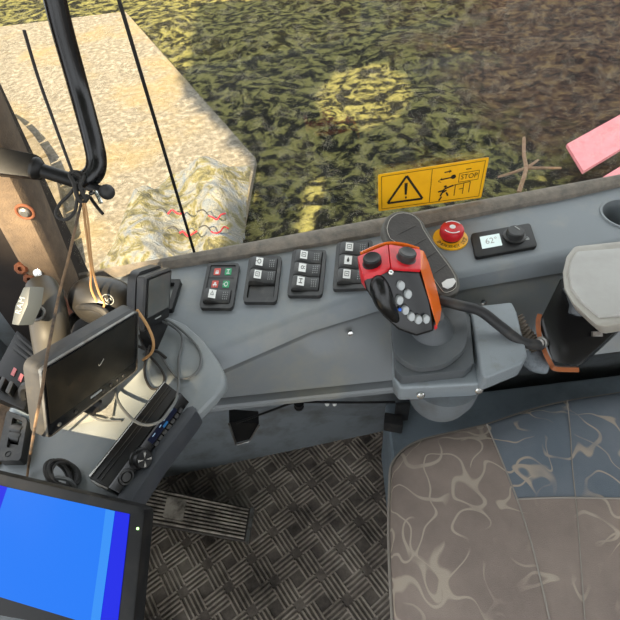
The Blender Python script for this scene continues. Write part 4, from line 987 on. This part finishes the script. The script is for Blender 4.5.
# pink boards lying on the bank, twigs
pk = [(567, 144), (625, 112), (625, 146), (583.5, 171)]
o = obj('pink_board', MB().prism([Z(x, y, GZ+.12) for x, y in pk], (0, 0, -.03)), m_pink); tag(o, 'large pink board lying on the mossy ground outside, upper right', 'board')
pk = [(603, 177), (626, 163), (650, 175), (640, 195)]
o = obj('pink_board', MB().prism([Z(x, y, GZ+.12) for x, y in pk], (0, 0, -.03)), m_pink); tag(o, 'pink board mostly hidden behind the window sill below the larger one', 'board')
tg = thing('dry_twig', 'dry brown forked twig lying on the mossy ground outside the window', 'twig', Z(526, 170, GZ+.05))
obj('stem', MB().tube([Z(524, 138, GZ+.15), Z(524, 155, GZ+.16), Z(526, 168, GZ+.16), Z(523, 180, GZ+.15), Z(519, 192, GZ+.1)], lambda s: .014+.004*s, 7), m_twig, tg)
for b_ in ([(526, 168), (512, 173), (498, 177)], [(526, 168), (545, 168), (561, 168)], [(528, 167), (534, 163), (538, 160)]):
    obj('branch', MB().tube([Z(x, y, GZ+.16-.02*i) for i, (x, y) in enumerate(b_)], lambda s: .014-.005*s, 7), m_twig, tg)
# crawler track ahead of the cab
ct = thing('crawler_track', 'dusty crawler track pads outside, behind the felt pillar', 'track', Z(30, 170, -.75))
TZ = -1.0
tl_ = [(2, 108), (18, 118), (34, 135), (47, 155), (56, 178), (62, 205), (66, 235), (70, 265)]
tr_ = [(-60, 130), (-50, 145), (-40, 165), (-35, 190), (-30, 215), (-25, 245), (-20, 270), (-18, 300)]
for i in range(len(tl_)-1):
    a_, b_, c_, d_ = Z(*tl_[i], TZ), Z(*tl_[i+1], TZ), Z(*tr_[i+1], TZ), Z(*tr_[i], TZ)
    q = lambda u, v: (a_*(1-u)+b_*u)*(1-v)+(d_*(1-u)+c_*u)*v
    obj('track_pad', MB().prism([q(.05, 0), q(.93, 0), q(.93, 1), q(.05, 1)], (0, 0, -.06)).bevel(.01, 2), m_track, ct)
obj('track_chain', MB().prism([Z(x, y, TZ-.03) for x, y in [(tl_[0][0]-8, tl_[0][1]+4)]+[(x-9, y) for x, y in tl_[1:]]+tr_[::-1]], (0, 0, -.15)), m_dark, ct)
# ------------------------------------------------------------------ unseen crown added left of the machine to shade the cab and the bank
sd = V((-.16, -.72, .66)).normalized()
gaps = [(Y(10, 212, .465), .05), (Y(22, 236, .465), .03), (Z(362, 92, GZ), .50), (Z(320, 190, GZ), .14), (Z(315, 220, GZ), .16), (Z(645, 540, .5), .03), (D(30, 400, .43), .09), (D(85, 332, .47), .02), (D(144, 300, .54), .012), (Z(300, 262, .72), .02)]  # openings left in the added leaves so sun patches land there
rg = random.Random(11); lf = MB()
def perp(p): return p-sd*p.dot(sd)
gp = [(perp(p), r) for p, r in gaps]; sl = [perp(p) for p in (G[0], far_, G[2])]
ex = V((1, 0, 0))-sd*sd.x; ex.normalize(); ey = sd.cross(ex)
g0, g1, g2 = [(p.dot(ex), p.dot(ey)) for p in sl]
def lit(q):                                  # left of the slab edge stays in the sun
    a, b_ = q.dot(ex), q.dot(ey)
    pts = sorted((g0, g1, g2), key=lambda k: k[1])
    return None
def leafy(target, T, size):
    q = perp(target)
    for p, r in gp:
        if (q-p).length < r+size*.5: return
    c0 = target+sd*T; n = (sd+V((rg.uniform(-.5, .5), rg.uniform(-.5, .5), rg.uniform(-.5, .5)))).normalized(); u, v = frame(n); a = rg.uniform(0, 6.3)
    u, v = u*math.cos(a)+v*math.sin(a), v*math.cos(a)-u*math.sin(a)
    lf.poly([c0+u*size, c0+v*size*.55, c0-u*size, c0-v*size*.55])
slab_poly = [V((p.x, p.y)) for p in (G[0], far_, V((-14, far_.y, 0)), V((-14, -6, 0)), V((-.95, -6, 0)), V((-.95, .6, 0)), near_)]
for k in range(9000):
    p = V((rg.uniform(-1.2, 6), rg.uniform(1.5, 9), GZ))
    if inside(p, slab_poly): continue
    leafy(p, rg.uniform(8, 11), .15)
for k in range(4600):
    p = V((rg.uniform(-.75, 1.2), rg.uniform(-.8, .65), rg.uniform(.0, 1.25)))
    leafy(p, rg.uniform(5.5, 8), .10)
added_tree = thing('added_tree', 'leafy crown on a trunk, added out of view to shade the cab', 'added_tree', (-2.6, -5.2, GZ))
obj('shade_foliage', lf, M('leaf', '4f6a2c', .7), added_tree, recalc=False)
obj('trunk', MB().tube([V((-2.6, -5.2, GZ)), V((-2.65, -5.3, 1)), V((-2.5, -5.2, 2.6)), V((-2.6, -5.0, 4.2))], lambda s: .2-.1*s, 12), m_twig, added_tree)
# ------------------------------------------------------------------ light
sd = V((-.16, -.72, .66)).normalized()
sun = bpy.data.lights.new('sun', 'SUN'); sun.energy = 18; sun.angle = math.radians(.6); sun.color = (1, .81, .53)
so_ = bpy.data.objects.new('sun', sun); C.objects.link(so_); so_.rotation_euler = sd.to_track_quat('Z', 'Y').to_euler(); so_.location = sd*8
w = bpy.data.worlds.new('world'); bpy.context.scene.world = w; w.use_nodes = True
bg = w.node_tree.nodes['Background']; bg.inputs[0].default_value = (.92, .96, 1, 1); bg.inputs[1].default_value = 1.7
vs_ = bpy.context.scene.view_settings; vs_.view_transform = 'Standard'; vs_.look = 'None'; vs_.gamma = 1; vs_.use_curve_mapping = False; vs_.exposure = .45
